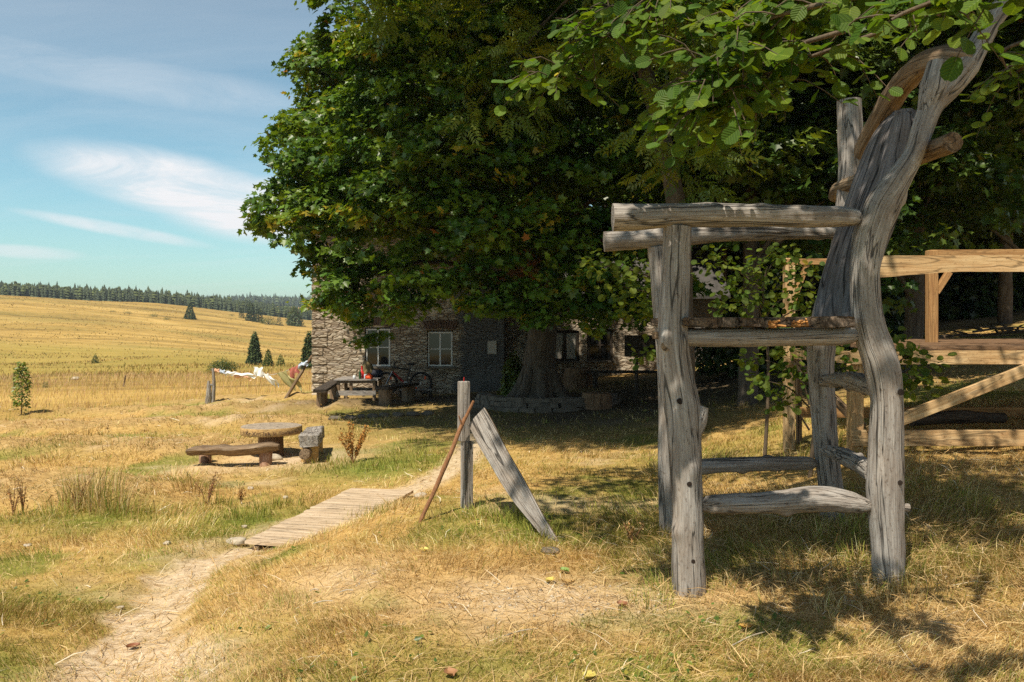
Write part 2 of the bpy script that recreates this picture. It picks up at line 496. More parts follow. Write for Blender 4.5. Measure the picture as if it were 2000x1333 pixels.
    def blob(s, c, rad, seed=0, rough=.25, seg=16, rings=10, freq=1.6, squash=None):
        c = np.asarray(c, float); rad = np.asarray(rad, float)
        V = []
        for i in range(rings + 1):
            ph = math.pi * i / rings
            for j in range(seg):
                t = 2 * math.pi * j / seg
                V.append((math.sin(ph) * math.cos(t), math.sin(ph) * math.sin(t), math.cos(ph)))
        V = np.array(V)
        k = 1 + rough * 2 * (vnoise3(V * freq + 5, seed) - .5) + rough * (vnoise3(V * freq * 2.3 + 9, seed + 1) - .5)
        W = c + V * k[:, None] * rad
        s.add(W, [[i * seg + j, (i + 1) * seg + j, (i + 1) * seg + (j + 1) % seg, i * seg + (j + 1) % seg] for i in range(rings) for j in range(seg)], None, True)

    def build(s, name, mat, parent=None, origin=None):
        V = np.vstack(s.V); G = np.vstack(s.G)
        return np_mesh(name, V, s.L, s.S, mat, parent, {'gc': ('FLOAT_VECTOR', G)}, np.array(s.sm), origin)


# ------------------------------------------------------------------ materials
def mat_new(name):
    m = bpy.data.materials.new(name)
    m.use_nodes = True
    nt = m.node_tree
    nt.nodes.clear()
    out = nt.nodes.new('ShaderNodeOutputMaterial')
    return m, nt, out


def ramp_node(nt, stops):
    r = nt.nodes.new('ShaderNodeValToRGB'); cr = r.color_ramp
    while len(cr.elements) < len(stops): cr.elements.new(.5)
    for e, (p, c) in zip(cr.elements, stops):
        e.position = p; e.color = (c[0], c[1], c[2], 1) if np.ndim(c) else (c, c, c, 1)
    return r


def noise_node(nt, vec, scale, detail=5, rough=.6, mapscale=None, dist=0):
    L = nt.links.new
    if mapscale is not None:
        mp = nt.nodes.new('ShaderNodeMapping'); mp.inputs['Scale'].default_value = mapscale
        L(vec, mp.inputs['Vector']); vec = mp.outputs[0]
    n = nt.nodes.new('ShaderNodeTexNoise'); n.inputs['Scale'].default_value = scale; n.inputs['Detail'].default_value = detail
    n.inputs['Roughness'].default_value = rough; n.inputs['Distortion'].default_value = dist
    L(vec, n.inputs['Vector'])
    return n


def mix_rgb(nt, fac, a, b, blend='MIX'):
    m = nt.nodes.new('ShaderNodeMix'); m.data_type = 'RGBA'; m.blend_type = blend
    for s, x in ((0, fac), (6, a), (7, b)):
        if hasattr(x, 'links') or hasattr(x, 'is_output'):
            nt.links.new(x, m.inputs[s])
        else:
            m.inputs[s].default_value = x if np.ndim(x) == 0 else (x[0], x[1], x[2], 1)
    return m.outputs[2]


def wood(name, dark, mid, light, rough=.8, crack=.7, grain=22, along=1.3, stain=None, bump=.6, spec=.25):
    m, nt, out = mat_new(name); L = nt.links.new
    at_ = nt.nodes.new('ShaderNodeAttribute'); at_.attribute_name = 'gc'
    v = at_.outputs['Vector']
    g0 = noise_node(nt, v, 1.0, 6, .7, (along, grain, grain), .5)
    g1 = noise_node(nt, v, 1.0, 4, .6, (along * 3.5, grain * 3.2, grain * 3.2), .3)
    gm = nt.nodes.new('ShaderNodeMath'); gm.operation = 'MULTIPLY_ADD'; gm.inputs[1].default_value = .55
    L(g1.outputs['Fac'], gm.inputs[0])
    gh = nt.nodes.new('ShaderNodeMath'); gh.operation = 'MULTIPLY'; gh.inputs[1].default_value = .45
    L(g0.outputs['Fac'], gh.inputs[0]); L(gh.outputs[0], gm.inputs[2])
    rp = ramp_node(nt, [(.34, dark), (.5, mid), (.64, light)])
    L(gm.outputs[0], rp.inputs['Fac'])
    c = rp.outputs[0]
    big = noise_node(nt, v, 1.0, 5, .65, (2.6, 9, 9), .6)
    rb = ramp_node(nt, [(.38, (0, 0, 0)), (.66, (1, 1, 1))])
    L(big.outputs['Fac'], rb.inputs['Fac'])
    if stain is not None:
        f = nt.nodes.new('ShaderNodeMath'); f.operation = 'MULTIPLY'; f.inputs[1].default_value = .8
        L(rb.outputs[0], f.inputs[0])
        c = mix_rgb(nt, f.outputs[0], c, stain, 'MULTIPLY')
    ck = noise_node(nt, v, 1.0, 3, .55, (.6, grain * .36, grain * .36), 1.0)
    rc = ramp_node(nt, [(.480, (1, 1, 1)), (.496, (1 - crack,) * 3), (.504, (1 - crack,) * 3), (.520, (1, 1, 1))])
    L(ck.outputs['Fac'], rc.inputs['Fac'])
    c = mix_rgb(nt, 1.0, c, rc.outputs[0], 'MULTIPLY')
    sp_ = noise_node(nt, v, 1.0, 3, .6, (30, 60, 60))
    rs = ramp_node(nt, [(.30, (.55, .5, .47)), (.42, (1, 1, 1))]); L(sp_.outputs['Fac'], rs.inputs['Fac'])
    c = mix_rgb(nt, 1.0, c, rs.outputs[0], 'MULTIPLY')
    g = g1
    b = nt.nodes.new('ShaderNodeBsdfPrincipled')
    L(c, b.inputs['Base Color']); b.inputs['Roughness'].default_value = rough; b.inputs['Specular IOR Level'].default_value = spec
    hh = nt.nodes.new('ShaderNodeMath'); hh.operation = 'MULTIPLY'
    L(g.outputs['Fac'], hh.inputs[0]); L(rc.outputs[0], hh.inputs[1])
    bp = nt.nodes.new('ShaderNodeBump'); bp.inputs['Strength'].default_value = bump; bp.inputs['Distance'].default_value = .012
    L(hh.outputs[0], bp.inputs['Height']); L(bp.outputs[0], b.inputs['Normal'])
    L(b.outputs[0], out.inputs[0])
    return m


def plain(name, c, rough=.6, metallic=0, var=.25, scale=12, spec=.4, bump=0):
    m, nt, out = mat_new(name); L = nt.links.new
    tc = nt.nodes.new('ShaderNodeTexCoord')
    n = noise_node(nt, tc.outputs['Object'], scale, 5, .6)
    c = np.array(c, float)
    rp = ramp_node(nt, [(.3, tuple(c * (1 - var))), (.7, tuple(np.minimum(c * (1 + var), 1)))])
    L(n.outputs['Fac'], rp.inputs['Fac'])
    b = nt.nodes.new('ShaderNodeBsdfPrincipled'); L(rp.outputs[0], b.inputs['Base Color'])
    b.inputs['Roughness'].default_value = rough; b.inputs['Metallic'].default_value = metallic; b.inputs['Specular IOR Level'].default_value = spec
    if bump:
        bp = nt.nodes.new('ShaderNodeBump'); bp.inputs['Strength'].default_value = bump; bp.inputs['Distance'].default_value = .02
        L(n.outputs['Fac'], bp.inputs['Height']); L(bp.outputs[0], b.inputs['Normal'])
    L(b.outputs[0], out.inputs[0])
    return m


def leafmat(name, trans=.35, rough=.45, spec=.35, tint=(1.5, 1.25, .5), veins=False):
    m, nt, out = mat_new(name); L = nt.links.new
    a = nt.nodes.new('ShaderNodeAttribute'); a.attribute_name = 'col'
    acol = a.outputs['Color']; nrm = None
    if veins:                                        # side veins and a midrib, with the blade puckered between them
        u = nt.nodes.new('ShaderNodeAttribute'); u.attribute_name = 'luv'
        sx = nt.nodes.new('ShaderNodeSeparateXYZ'); L(u.outputs['Vector'], sx.inputs[0])
        def mth(op, x, y):
            q = nt.nodes.new('ShaderNodeMath'); q.operation = op
            for k_, w in ((0, x), (1, y)):
                if hasattr(w, 'is_output'): L(w, q.inputs[k_])
                elif w is not None: q.inputs[k_].default_value = w
            return q.outputs[0]
        ax_ = mth('ABSOLUTE', sx.outputs[0], None)
        ph = mth('MULTIPLY', mth('SUBTRACT', sx.outputs[1], mth('MULTIPLY', ax_, .75)), 44.0)
        wv = mth('MULTIPLY_ADD', mth('SINE', ph, None), .5); wv.node.inputs[2].default_value = .5
        lat = ramp_node(nt, [(.80, (1, 1, 1)), (.97, (1.45, 1.35, 1.3))]); L(wv, lat.inputs['Fac'])
        mid = ramp_node(nt, [(.012, (1.6, 1.45, 1.4)), (.03, (1, 1, 1))]); L(ax_, mid.inputs['Fac'])
        acol = mix_rgb(nt, 1.0, mix_rgb(nt, 1.0, acol, lat.outputs[0], 'MULTIPLY'), mid.outputs[0], 'MULTIPLY')
        bp = nt.nodes.new('ShaderNodeBump'); bp.inputs['Strength'].default_value = .5; bp.inputs['Distance'].default_value = .003; bp.invert = True
        L(wv, bp.inputs['Height']); nrm = bp.outputs[0]
    b = nt.nodes.new('ShaderNodeBsdfPrincipled'); L(acol, b.inputs['Base Color'])
    if nrm is not None: L(nrm, b.inputs['Normal'])
    b.inputs['Roughness'].default_value = rough; b.inputs['Specular IOR Level'].default_value = spec
    t = nt.nodes.new('ShaderNodeBsdfTranslucent')
    L(mix_rgb(nt, 1.0, acol, tint, 'MULTIPLY'), t.inputs['Color'])
    mx = nt.nodes.new('ShaderNodeMixShader'); mx.inputs[0].default_value = trans
    L(b.outputs[0], mx.inputs[1]); L(t.outputs[0], mx.inputs[2]); L(mx.outputs[0], out.inputs[0])
    return m


def bark(name, a, b_, scale=(9, 9, 2.2), bump=1.0):
    m, nt, out = mat_new(name); L = nt.links.new
    tc = nt.nodes.new('ShaderNodeTexCoord')
    n = noise_node(nt, tc.outputs['Object'], 1.0, 8, .7, scale, 1.2)
    rp = ramp_node(nt, [(.3, a), (.55, tuple((np.array(a) + np.array(b_)) / 2)), (.75, b_)])
    L(n.outputs['Fac'], rp.inputs['Fac'])
    b = nt.nodes.new('ShaderNodeBsdfPrincipled'); L(rp.outputs[0], b.inputs['Base Color']); b.inputs['Roughness'].default_value = .9
    bp = nt.nodes.new('ShaderNodeBump'); bp.inputs['Strength'].default_value = bump; bp.inputs['Distance'].default_value = .04
    L(n.outputs['Fac'], bp.inputs['Height']); L(bp.outputs[0], b.inputs['Normal']); L(b.outputs[0], out.inputs[0])
    return m


def stone_wall_mat():
    m, nt, out = mat_new('stone_wall'); L = nt.links.new
    tc = nt.nodes.new('ShaderNodeTexCoord')
    sp = nt.nodes.new('ShaderNodeSeparateXYZ'); L(tc.outputs['Object'], sp.inputs[0])
    ad = nt.nodes.new('ShaderNodeMath'); L(sp.outputs[0], ad.inputs[0]); L(sp.outputs[1], ad.inputs[1])
    cb = nt.nodes.new('ShaderNodeCombineXYZ'); L(ad.outputs[0], cb.inputs[0]); L(sp.outputs[2], cb.inputs[2])
    wob = noise_node(nt, cb.outputs[0], 2.2, 3, .5)
    off = nt.nodes.new('ShaderNodeVectorMath'); off.operation = 'MULTIPLY_ADD'
    L(wob.outputs['Color'], off.inputs[0]); off.inputs[1].default_value = (.25, .0, .22); L(cb.outputs[0], off.inputs[2])
    mp = nt.nodes.new('ShaderNodeMapping'); mp.inputs['Scale'].default_value = (4.0, 1, 14.5); L(off.outputs[0], mp.inputs['Vector'])
    v1 = nt.nodes.new('ShaderNodeTexVoronoi'); v1.feature = 'DISTANCE_TO_EDGE'; v1.inputs['Scale'].default_value = 1; L(mp.outputs[0], v1.inputs['Vector'])
    v2 = nt.nodes.new('ShaderNodeTexVoronoi'); v2.inputs['Scale'].default_value = 1; L(mp.outputs[0], v2.inputs['Vector'])
    cs = nt.nodes.new('ShaderNodeSeparateColor'); L(v2.outputs['Color'], cs.inputs[0])
    rp = ramp_node(nt, [(0, (.30, .235, .17)), (.45, (.44, .355, .26)), (.8, (.55, .48, .385)), (1, (.37, .295, .235))])
    L(cs.outputs[0], rp.inputs['Fac'])
    fine = noise_node(nt, cb.outputs[0], 14, 6, .7)
    rf = ramp_node(nt, [(.3, (.62,) * 3), (.7, (1.15,) * 3)]); L(fine.outputs['Fac'], rf.inputs['Fac'])
    c = mix_rgb(nt, 1, rp.outputs[0], rf.outputs[0], 'MULTIPLY')
    jm = ramp_node(nt, [(.02, (.55, .48, .41)), (.13, (1, 1, 1))]); L(v1.outputs['Distance'], jm.inputs['Fac'])
    c = mix_rgb(nt, 1, c, jm.outputs[0], 'MULTIPLY')
    # remains of old render
    pl = noise_node(nt, cb.outputs[0], .8, 5, .6)
    rpl = ramp_node(nt, [(.56, 0.0), (.62, 1.0)]); L(pl.outputs['Fac'], rpl.inputs['Fac'])
    pc = mix_rgb(nt, fine.outputs['Fac'], (.46, .375, .275), (.64, .55, .43))
    c = mix_rgb(nt, rpl.outputs[0], c, pc)
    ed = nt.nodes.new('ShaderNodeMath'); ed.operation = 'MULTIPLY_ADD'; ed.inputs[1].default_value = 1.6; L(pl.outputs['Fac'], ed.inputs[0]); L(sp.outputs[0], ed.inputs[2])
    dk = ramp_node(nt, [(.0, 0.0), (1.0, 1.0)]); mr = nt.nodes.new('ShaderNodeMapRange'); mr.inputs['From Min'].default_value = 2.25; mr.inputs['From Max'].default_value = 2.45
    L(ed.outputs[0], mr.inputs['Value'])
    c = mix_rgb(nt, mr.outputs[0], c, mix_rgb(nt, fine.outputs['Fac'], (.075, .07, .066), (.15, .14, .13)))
    b = nt.nodes.new('ShaderNodeBsdfPrincipled'); L(c, b.inputs['Base Color']); b.inputs['Roughness'].default_value = .92
    h = ramp_node(nt, [(0, 0.0), (.16, 1.0)]); L(v1.outputs['Distance'], h.inputs['Fac'])
    hm = mix_rgb(nt, rpl.outputs[0], h.outputs[0], (.8, .8, .8))
    hm = mix_rgb(nt, .35, hm, fine.outputs['Color'])
    bp = nt.nodes.new('ShaderNodeBump'); bp.inputs['Strength'].default_value = .9; bp.inputs['Distance'].default_value = .06
    L(hm, bp.inputs['Height']); L(bp.outputs[0], b.inputs['Normal']); L(b.outputs[0], out.inputs[0])
    return m


def ground_mat():
    m, nt, out = mat_new('meadow_ground'); L = nt.links.new
    geo = nt.nodes.new('ShaderNodeNewGeometry'); P = geo.outputs['Position']
    a1 = nt.nodes.new('ShaderNodeAttribute'); a1.attribute_name = 'm1'
    a2 = nt.nodes.new('ShaderNodeAttribute'); a2.attribute_name = 'm2'
    s1 = nt.nodes.new('ShaderNodeSeparateColor'); L(a1.outputs['Color'], s1.inputs[0])
    s2 = nt.nodes.new('ShaderNodeSeparateColor'); L(a2.outputs['Color'], s2.inputs[0])
    n1 = noise_node(nt, P, 5.5, 8, .72)
    dry = ramp_node(nt, [(.28, (.25, .145, .05)), (.48, (.46, .285, .095)), (.72, (.62, .42, .17))]); L(n1.outputs['Fac'], dry.inputs['Fac'])
    n2 = noise_node(nt, P, 11, 6, .75)
    grn = ramp_node(nt, [(.3, (.085, .115, .018)), (.55, (.19, .21, .04)), (.75, (.34, .29, .08))]); L(n2.outputs['Fac'], grn.inputs['Fac'])
    n3 = noise_node(nt, P, 17, 8, .7)
    bar = ramp_node(nt, [(.3, (.36, .25, .15)), (.52, (.57, .44, .295)), (.75, (.72, .60, .45))]); L(n3.outputs['Fac'], bar.inputs['Fac'])
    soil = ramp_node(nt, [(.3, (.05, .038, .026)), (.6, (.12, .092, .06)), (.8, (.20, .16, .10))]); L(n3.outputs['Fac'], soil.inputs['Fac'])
    c = mix_rgb(nt, s1.outputs[0], dry.outputs[0], grn.outputs[0])
    hay = ramp_node(nt, [(.3, (.24, .15, .055)), (.6, (.46, .31, .13)), (.8, (.56, .42, .22))]); L(n2.outputs['Fac'], hay.inputs['Fac'])
    c = mix_rgb(nt, s1.outputs[2], c, hay.outputs[0])
    c = mix_rgb(nt, s1.outputs[1], c, bar.outputs[0])
    # open hillside: long bands of dry grass lying along the slope
    f1 = noise_node(nt, P, 1.0, 8, .62, (.012, .06, .06), .9)
    f2 = noise_node(nt, P, 1.0, 6, .7, (.16, .5, .5), .4)
    hill = ramp_node(nt, [(.37, (.15, .105, .032)), (.45, (.29, .19, .052)), (.52, (.41, .265, .074)), (.63, (.54, .365, .12))])
    L(mix_rgb(nt, .40, f1.outputs['Fac'], f2.outputs['Fac']), hill.inputs['Fac'])
    f3 = noise_node(nt, P, 1.0, 4, .6, (.006, .03, .03), .3)
    gb = ramp_node(nt, [(.52, 0.0), (.64, .5)]); L(f3.outputs['Fac'], gb.inputs['Fac'])
    hc = mix_rgb(nt, gb.outputs[0], hill.outputs[0], (.19, .17, .045))
    vg = mix_rgb(nt, f2.outputs['Fac'], (.17, .17, .035), (.36, .28, .055))
    vf = nt.nodes.new('ShaderNodeMath'); vf.operation = 'MULTIPLY'; vf.inputs[1].default_value = .62; L(s2.outputs[1], vf.inputs[0])
    hc = mix_rgb(nt, vf.outputs[0], hc, vg)
    c = mix_rgb(nt, s2.outputs[0], c, hc)
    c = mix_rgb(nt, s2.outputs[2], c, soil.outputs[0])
    b = nt.nodes.new('ShaderNodeBsdfPrincipled'); L(c, b.inputs['Base Color']); b.inputs['Roughness'].default_value = .95
    b.inputs['Specular IOR Level'].default_value = .1
    bp = nt.nodes.new('ShaderNodeBump'); bp.inputs['Strength'].default_value = .8; bp.inputs['Distance'].default_value = .03
    L(n3.outputs['Fac'], bp.inputs['Height']); L(bp.outputs[0], b.inputs['Normal']); L(b.outputs[0], out.inputs[0])
    return m


M = {}
M['grey'] = wood('weathered_wood', (.19, .165, .15), (.33, .305, .285), (.50, .475, .45), stain=(.68, .60, .53), grain=30, crack=.8, bump=.8)
M['slab'] = wood('shade_toned_slab_wood', (.095, .085, .088), (.20, .185, .19), (.31, .29, .295), stain=(.7, .62, .55), grain=30, crack=.85, bump=.8)  # backrest wood: the shade lying on it is put into the darker grey
M['greybrown'] = wood('weathered_brown_wood', (.10, .07, .045), (.24, .17, .11), (.38, .29, .20), stain=(.6, .5, .4), grain=24)
M['rotten'] = wood('rotten_plank', (.03, .022, .016), (.11, .085, .065), (.26, .20, .15), stain=(.5, .35, .22), grain=30, crack=.85)
M['orangewood'] = wood('bare_orange_wood', (.20, .085, .025), (.44, .20, .06), (.55, .30, .11), grain=20)
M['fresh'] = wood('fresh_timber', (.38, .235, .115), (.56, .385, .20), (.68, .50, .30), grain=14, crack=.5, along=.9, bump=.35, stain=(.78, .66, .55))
M['freshdark'] = wood('shaded_timber', (.24, .12, .05), (.38, .21, .085), (.48, .29, .13), grain=16, crack=.3, along=.8, bump=.25)  # darker copy of the fresh timber, with shade put into its colour
M['deckwood'] = wood('boardwalk_wood', (.33, .24, .15), (.50, .38, .26), (.62, .50, .37), grain=14, along=1.0, crack=.4, bump=.4)
M['logred'] = wood('peeling_log', (.15, .075, .045), (.32, .18, .115), (.48, .33, .24), grain=9, along=5, crack=.5)
M['tabletop'] = wood('table_disc_wood', (.19, .15, .12), (.33, .27, .21), (.46, .38, .29), grain=12, along=6, crack=.5)
M['rim'] = wood('table_rim_wood', (.30, .17, .06), (.48, .30, .12), (.60, .41, .19), grain=12, along=12, crack=.4)
M['stumpwood'] = wood('stump_wood', (.09, .05, .028), (.19, .11, .06), (.27, .17, .10), grain=12, along=3, crack=.6)
M['darkwood'] = wood('dark_old_wood', (.02, .016, .013), (.055, .042, .032), (.11, .085, .065), grain=20)
M['hole'] = plain('dark_peg', (.02, .012, .008), .9)
M['bark'] = bark('tree_bark', (.035, .026, .02), (.17, .135, .10))
M['twig'] = bark('twig_bark', (.05, .035, .022), (.19, .135, .085), (30, 30, 8), .4)
M['stick'] = bark('reddish_stick', (.16, .065, .025), (.38, .19, .09), (40, 40, 12), .5)
M['stone'] = plain('pale_stone', (.42, .36, .28), .9, var=.35, scale=9, bump=.5)
M['fieldstone'] = plain('field_stone', (.13, .11, .088), .95, var=.4, scale=7, bump=.6)
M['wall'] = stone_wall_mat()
M['white'] = plain('white_paint', (.62, .60, .57), .55, var=.12, scale=20)
M['pane'] = plain('window_glass', (.012, .013, .015), .06, var=.1, spec=.6)
M['roof'] = plain('dark_slate', (.06, .055, .052), .8, var=.4, scale=5, bump=.4)
M['brick'] = plain('dark_brick', (.11, .068, .05), .9, var=.4, scale=9, bump=.4)
M['paper'] = plain('faded_paper', (.42, .38, .33), .8, var=.08)
M['black'] = plain('black_rubber', (.012, .012, .013), .6, var=.3)
M['steel'] = plain('steel', (.35, .35, .36), .35, .9, var=.1)
M['redpaint'] = plain('red_paint', (.42, .02, .02), .35)
M['orangeplastic'] = plain('orange_plastic', (.85, .10, .02), .5, var=.1)
M['greenglass'] = plain('green_glass', (.02, .06, .015), .1, var=.1)
M['enamel'] = plain('white_enamel', (.62, .64, .66), .3, var=.05)
M['clothwhite'] = plain('white_cloth', (.80, .79, .78), .9, var=.05)
M['clotholive'] = plain('olive_cloth', (.36, .33, .15), .9, var=.08)
M['clothred'] = plain('red_cloth', (.38, .12, .09), .9, var=.3, scale=6)
M['clothpeach'] = plain('peach_cloth', (.72, .42, .27), .9, var=.15)
M['clothblue'] = plain('pale_blue_cloth', (.46, .52, .62), .9, var=.35, scale=9)
M['khaki'] = plain('khaki_canvas', (.17, .13, .06), .9, var=.25)
M['navy'] = plain('navy_fabric', (.02, .022, .035), .8, var=.3)
M['rope'] = plain('rope', (.45, .42, .36), .9)
M['leaf'] = leafmat('leaf', .36, .40, .5, (1.7, 1.45, .45))
M['leafalder'] = leafmat('alder_leaf', .42, .5, .22, (1.75, 1.6, .38), True)
M['needle'] = leafmat('needles', .12, .7, .2, (1, 1, .6))
M['blade'] = leafmat('grass_blade', .28, .65, .2, (1.1, 1.0, .8))

# ------------------------------------------------------------------ ground sheet
def make_ground():
    ys = [-6.0]
    while ys[-1] < 2600:
        y = ys[-1]
        ys.append(y + max(.045, (max(y, 0) + 3) * .0068))
    ys = np.array(ys)
    a = np.linspace(-1, 1, 561)
    a = np.sign(a) * (np.abs(a) * .62 + np.abs(a) ** 3 * .75)
    X = a[None] * (ys[:, None] + 8.5); Y = np.broadcast_to(ys[:, None], X.shape)
    Z = HF(X, Y)
    n, k = X.shape
    V = np.stack([X, Y, Z], -1).reshape(-1, 3)
    i, j = np.meshgrid(np.arange(n - 1), np.arange(k - 1), indexing='ij')
    q = (i * k + j).ravel()
    L = np.stack([q, q + 1, q + k + 1, q + k], -1)
    x, y = V[:, 0], V[:, 1]
    fx = sstep(0, 8, (y - 30) + .0 * x + np.minimum(x + 10.5, 0) * -1.7 + 1.5 * (fbm(x * .4, y * .4, 90, 3) - .5))
    far = np.clip(fx * (1 - sstep(-4, 4, x - (y - 30) * .0)) + sstep(70, 110, y), 0, 1)
    val = sstep(60, 85, y) * (1 - sstep(190, 235, y + .10 * x)) * (1 - .45 * fbm(x * .03, y * .05, 92, 3))
    ones = np.ones_like(x)
    m1 = np.stack([m_green(x, y), m_bare(x, y), m_hay(x, y), ones], -1)
    m2 = np.stack([far, val, m_soil(x, y), ones], -1)
    o = np_mesh('ground', V, L, np.full(len(L), 4), ground_mat(), None, {'m1': ('FLOAT_COLOR', m1), 'm2': ('FLOAT_COLOR', m2)}, True)
    tag(o, kind='structure')


make_ground()

# ------------------------------------------------------------------ leaf builder
def _tmpl(half, fold=.12):
    h = np.array(half, float)
    z = np.abs(h[:, 0]) * fold - .16 * h[:, 1] ** 2 + .03 * np.sin(h[:, 1] * 9)
    r = np.stack([h[:, 0], h[:, 1], z], -1)
    inner = r[1:-1].copy(); inner[:, 0] *= -1
    V = np.vstack([r, inner])
    n = len(r)
    f1 = list(range(n))[::-1]
    f2 = [0] + list(range(n, n + n - 2)) + [n - 1]
    return V, [f1, f2]


T_MAPLE = _tmpl([(0, 0), (.22, -.06), (.52, .10), (.34, .28), (.60, .60), (.28, .58), (.13, .74), (0, 1.0)], .18)
T_ROUND = _tmpl([(0, 0), (.02, .08), (.20, .14), (.33, .30), (.36, .36), (.42, .48), (.41, .55), (.42, .68), (.36, .76), (.33, .86), (.22, .93), (.12, .99), (0, .95)], .20)
T_SIMPLE = _tmpl([(0, 0), (.30, .3), (.22, .68), (0, 1)], .2)


def _ash():
    V = []; Fc = []
    def leaflet(bx, by, dx, dy, ln, w):
        n = len(V); d = np.array([dx, dy]); d = d / np.linalg.norm(d); s = np.array([-d[1], d[0]])
        b = np.array([bx, by])
        for p, z in ((b, 0), (b + d * ln * .45 + s * w, .03), (b + d * ln, -.04), (b + d * ln * .45 - s * w, .03)):
            V.append((p[0], p[1], z))
        Fc.append([n, n + 3, n + 2, n + 1])
    for k, y in enumerate((.22, .40, .58, .76)):
        for sgn in (-1, 1):
            leaflet(0, y, sgn * .85, .55, .36 - .02 * k, .06)
    leaflet(0, .82, 0, 1, .34, .065)
    leaflet(0, 0, 0, 1, .85, .008)
    return np.array(V), Fc


T_ASH = _ash()


def unit(a):
    return a / (np.linalg.norm(a, axis=-1, keepdims=True) + 1e-12)


def leaves(name, P, N, D, S, C, tmpl, mat, parent):
    T, Fc = tmpl
    N = unit(N); D = unit(D - N * (D * N).sum(-1, keepdims=True)); B = np.cross(D, N)
    V = P[:, None] + S[:, None, None] * (T[None, :, 0:1] * B[:, None] + T[None, :, 1:2] * D[:, None] + T[None, :, 2:3] * N[:, None])
    n, k = len(P), len(T)
    base = np.arange(n) * k
    fl = np.concatenate(Fc); sz = [len(f) for f in Fc]
    L = (base[:, None] + fl[None]).ravel()
    at_ = {'col': ('FLOAT_COLOR', np.repeat(C, k, axis=0))}
    if tmpl is T_ROUND: at_['luv'] = ('FLOAT_VECTOR', np.tile(T, (n, 1)))
    return np_mesh(name, V.reshape(-1, 3), L, np.tile(sz, n), mat, parent, at_)


def rand_dir(n):
    return unit(rng.normal(size=(n, 3)))


def lobes_to_leaves(lobes, per_r2, spray_r=.28, per_spray=26, size=.14, flat=.65, up=.9, inner=.25, droop=.35):
    """lobes: (x, y, z, R, w). Twig sprays over each lobe's outer and upper side, leaves on each spray."""
    Ps, Ns, Ds, Sp = [], [], [], []
    for li, (x, y, z, Rr, w) in enumerate(lobes):
        n = max(2, int(per_r2 * w * Rr * Rr / per_spray))
        d = rand_dir(n)
        d[:, 2] = np.where((d[:, 2] < -.15) & (rng.random(n) < .7), -d[:, 2] * .6, d[:, 2])
        d = unit(d)
        k = np.where(rng.random(n) < inner, rng.random(n) * .7, .72 + .36 * rng.random(n))
        bump = .8 + .45 * vnoise3(d * 2.2 + np.array([x, y, z]) * 1.7, 3)
        c = np.array([x, y, z]) + d * (Rr * k * bump)[:, None] * np.array([1, 1, flat + .12])
        c[:, 2] -= droop * .3 * (d[:, 0] ** 2 + d[:, 1] ** 2) * Rr
        m = per_spray
        q = rng.normal(size=(n, m, 3)) * spray_r * np.array([.62, .62, .25])
        out = unit(d * np.array([1, 1, .35]))
        # the spray hangs: outer leaves lower
        q[..., 2] -= droop * ((q * out[:, None]).sum(-1) * .6)
        P = c[:, None] + q
        nn = out[:, None] * .45 + np.array([0, 0, up]) + rng.normal(size=(n, m, 3)) * .45
        dd = out[:, None] + unit(q + 1e-6) * .6 + np.array([0, 0, -droop]) + rng.normal(size=(n, m, 3)) * .3
        Ps.append(P.reshape(-1, 3)); Ns.append(nn.reshape(-1, 3)); Ds.append(dd.reshape(-1, 3))
        Sp.append(np.repeat(rng.random(n), m))
    P = np.vstack(Ps)
    S = size * (.6 + .7 * rng.random(len(P)))
    return P, np.vstack(Ns), np.vstack(Ds), S, np.concatenate(Sp)


def leaf_cols(n, spray, base, var=.35, yellow=None, yfrac=.0, brown=None, bfrac=0.0, hue=.25):
    base = np.array(base, float)
    k = 1 + var * (rng.random(n) - .5) * 2 * .6 + var * (spray - .5) * 1.2
    C = base[None] * k[:, None]
    h = (spray - .5) * hue + (rng.random(n) - .5) * hue * .5
    C[:, 0] *= 1 + h * 1.6; C[:, 2] *= 1 - h
    if yellow is not None:
        sel = (rng.random(n) < yfrac * np.clip((spray - .80) * 9, 0, 1.2))
        C[sel] = np.array(yellow) * (.7 + .5 * rng.random((sel.sum(), 1)))
    if brown is not None:
        sel = rng.random(n) < bfrac
        C[sel] = np.array(brown) * (.6 + .6 * rng.random((sel.sum(), 1)))
    return np.concatenate([np.clip(C, 0.002, .9), np.ones((n, 1))], 1)


def limbs(mb, root, tops, r0=.09, r1=.02, sag=.15, seg=7):
    for a, b in zip(root, tops):
        a = np.asarray(a, float); b = np.asarray(b, float)
        mid = (a + b) / 2 + np.array([0, 0, np.linalg.norm(b - a) * sag]) + (rng.random(3) - .5) * .25
        mb.tube([a, mid, b], [r0, (r0 + r1) * .45, r1], seg, 9, .08, 3, False)


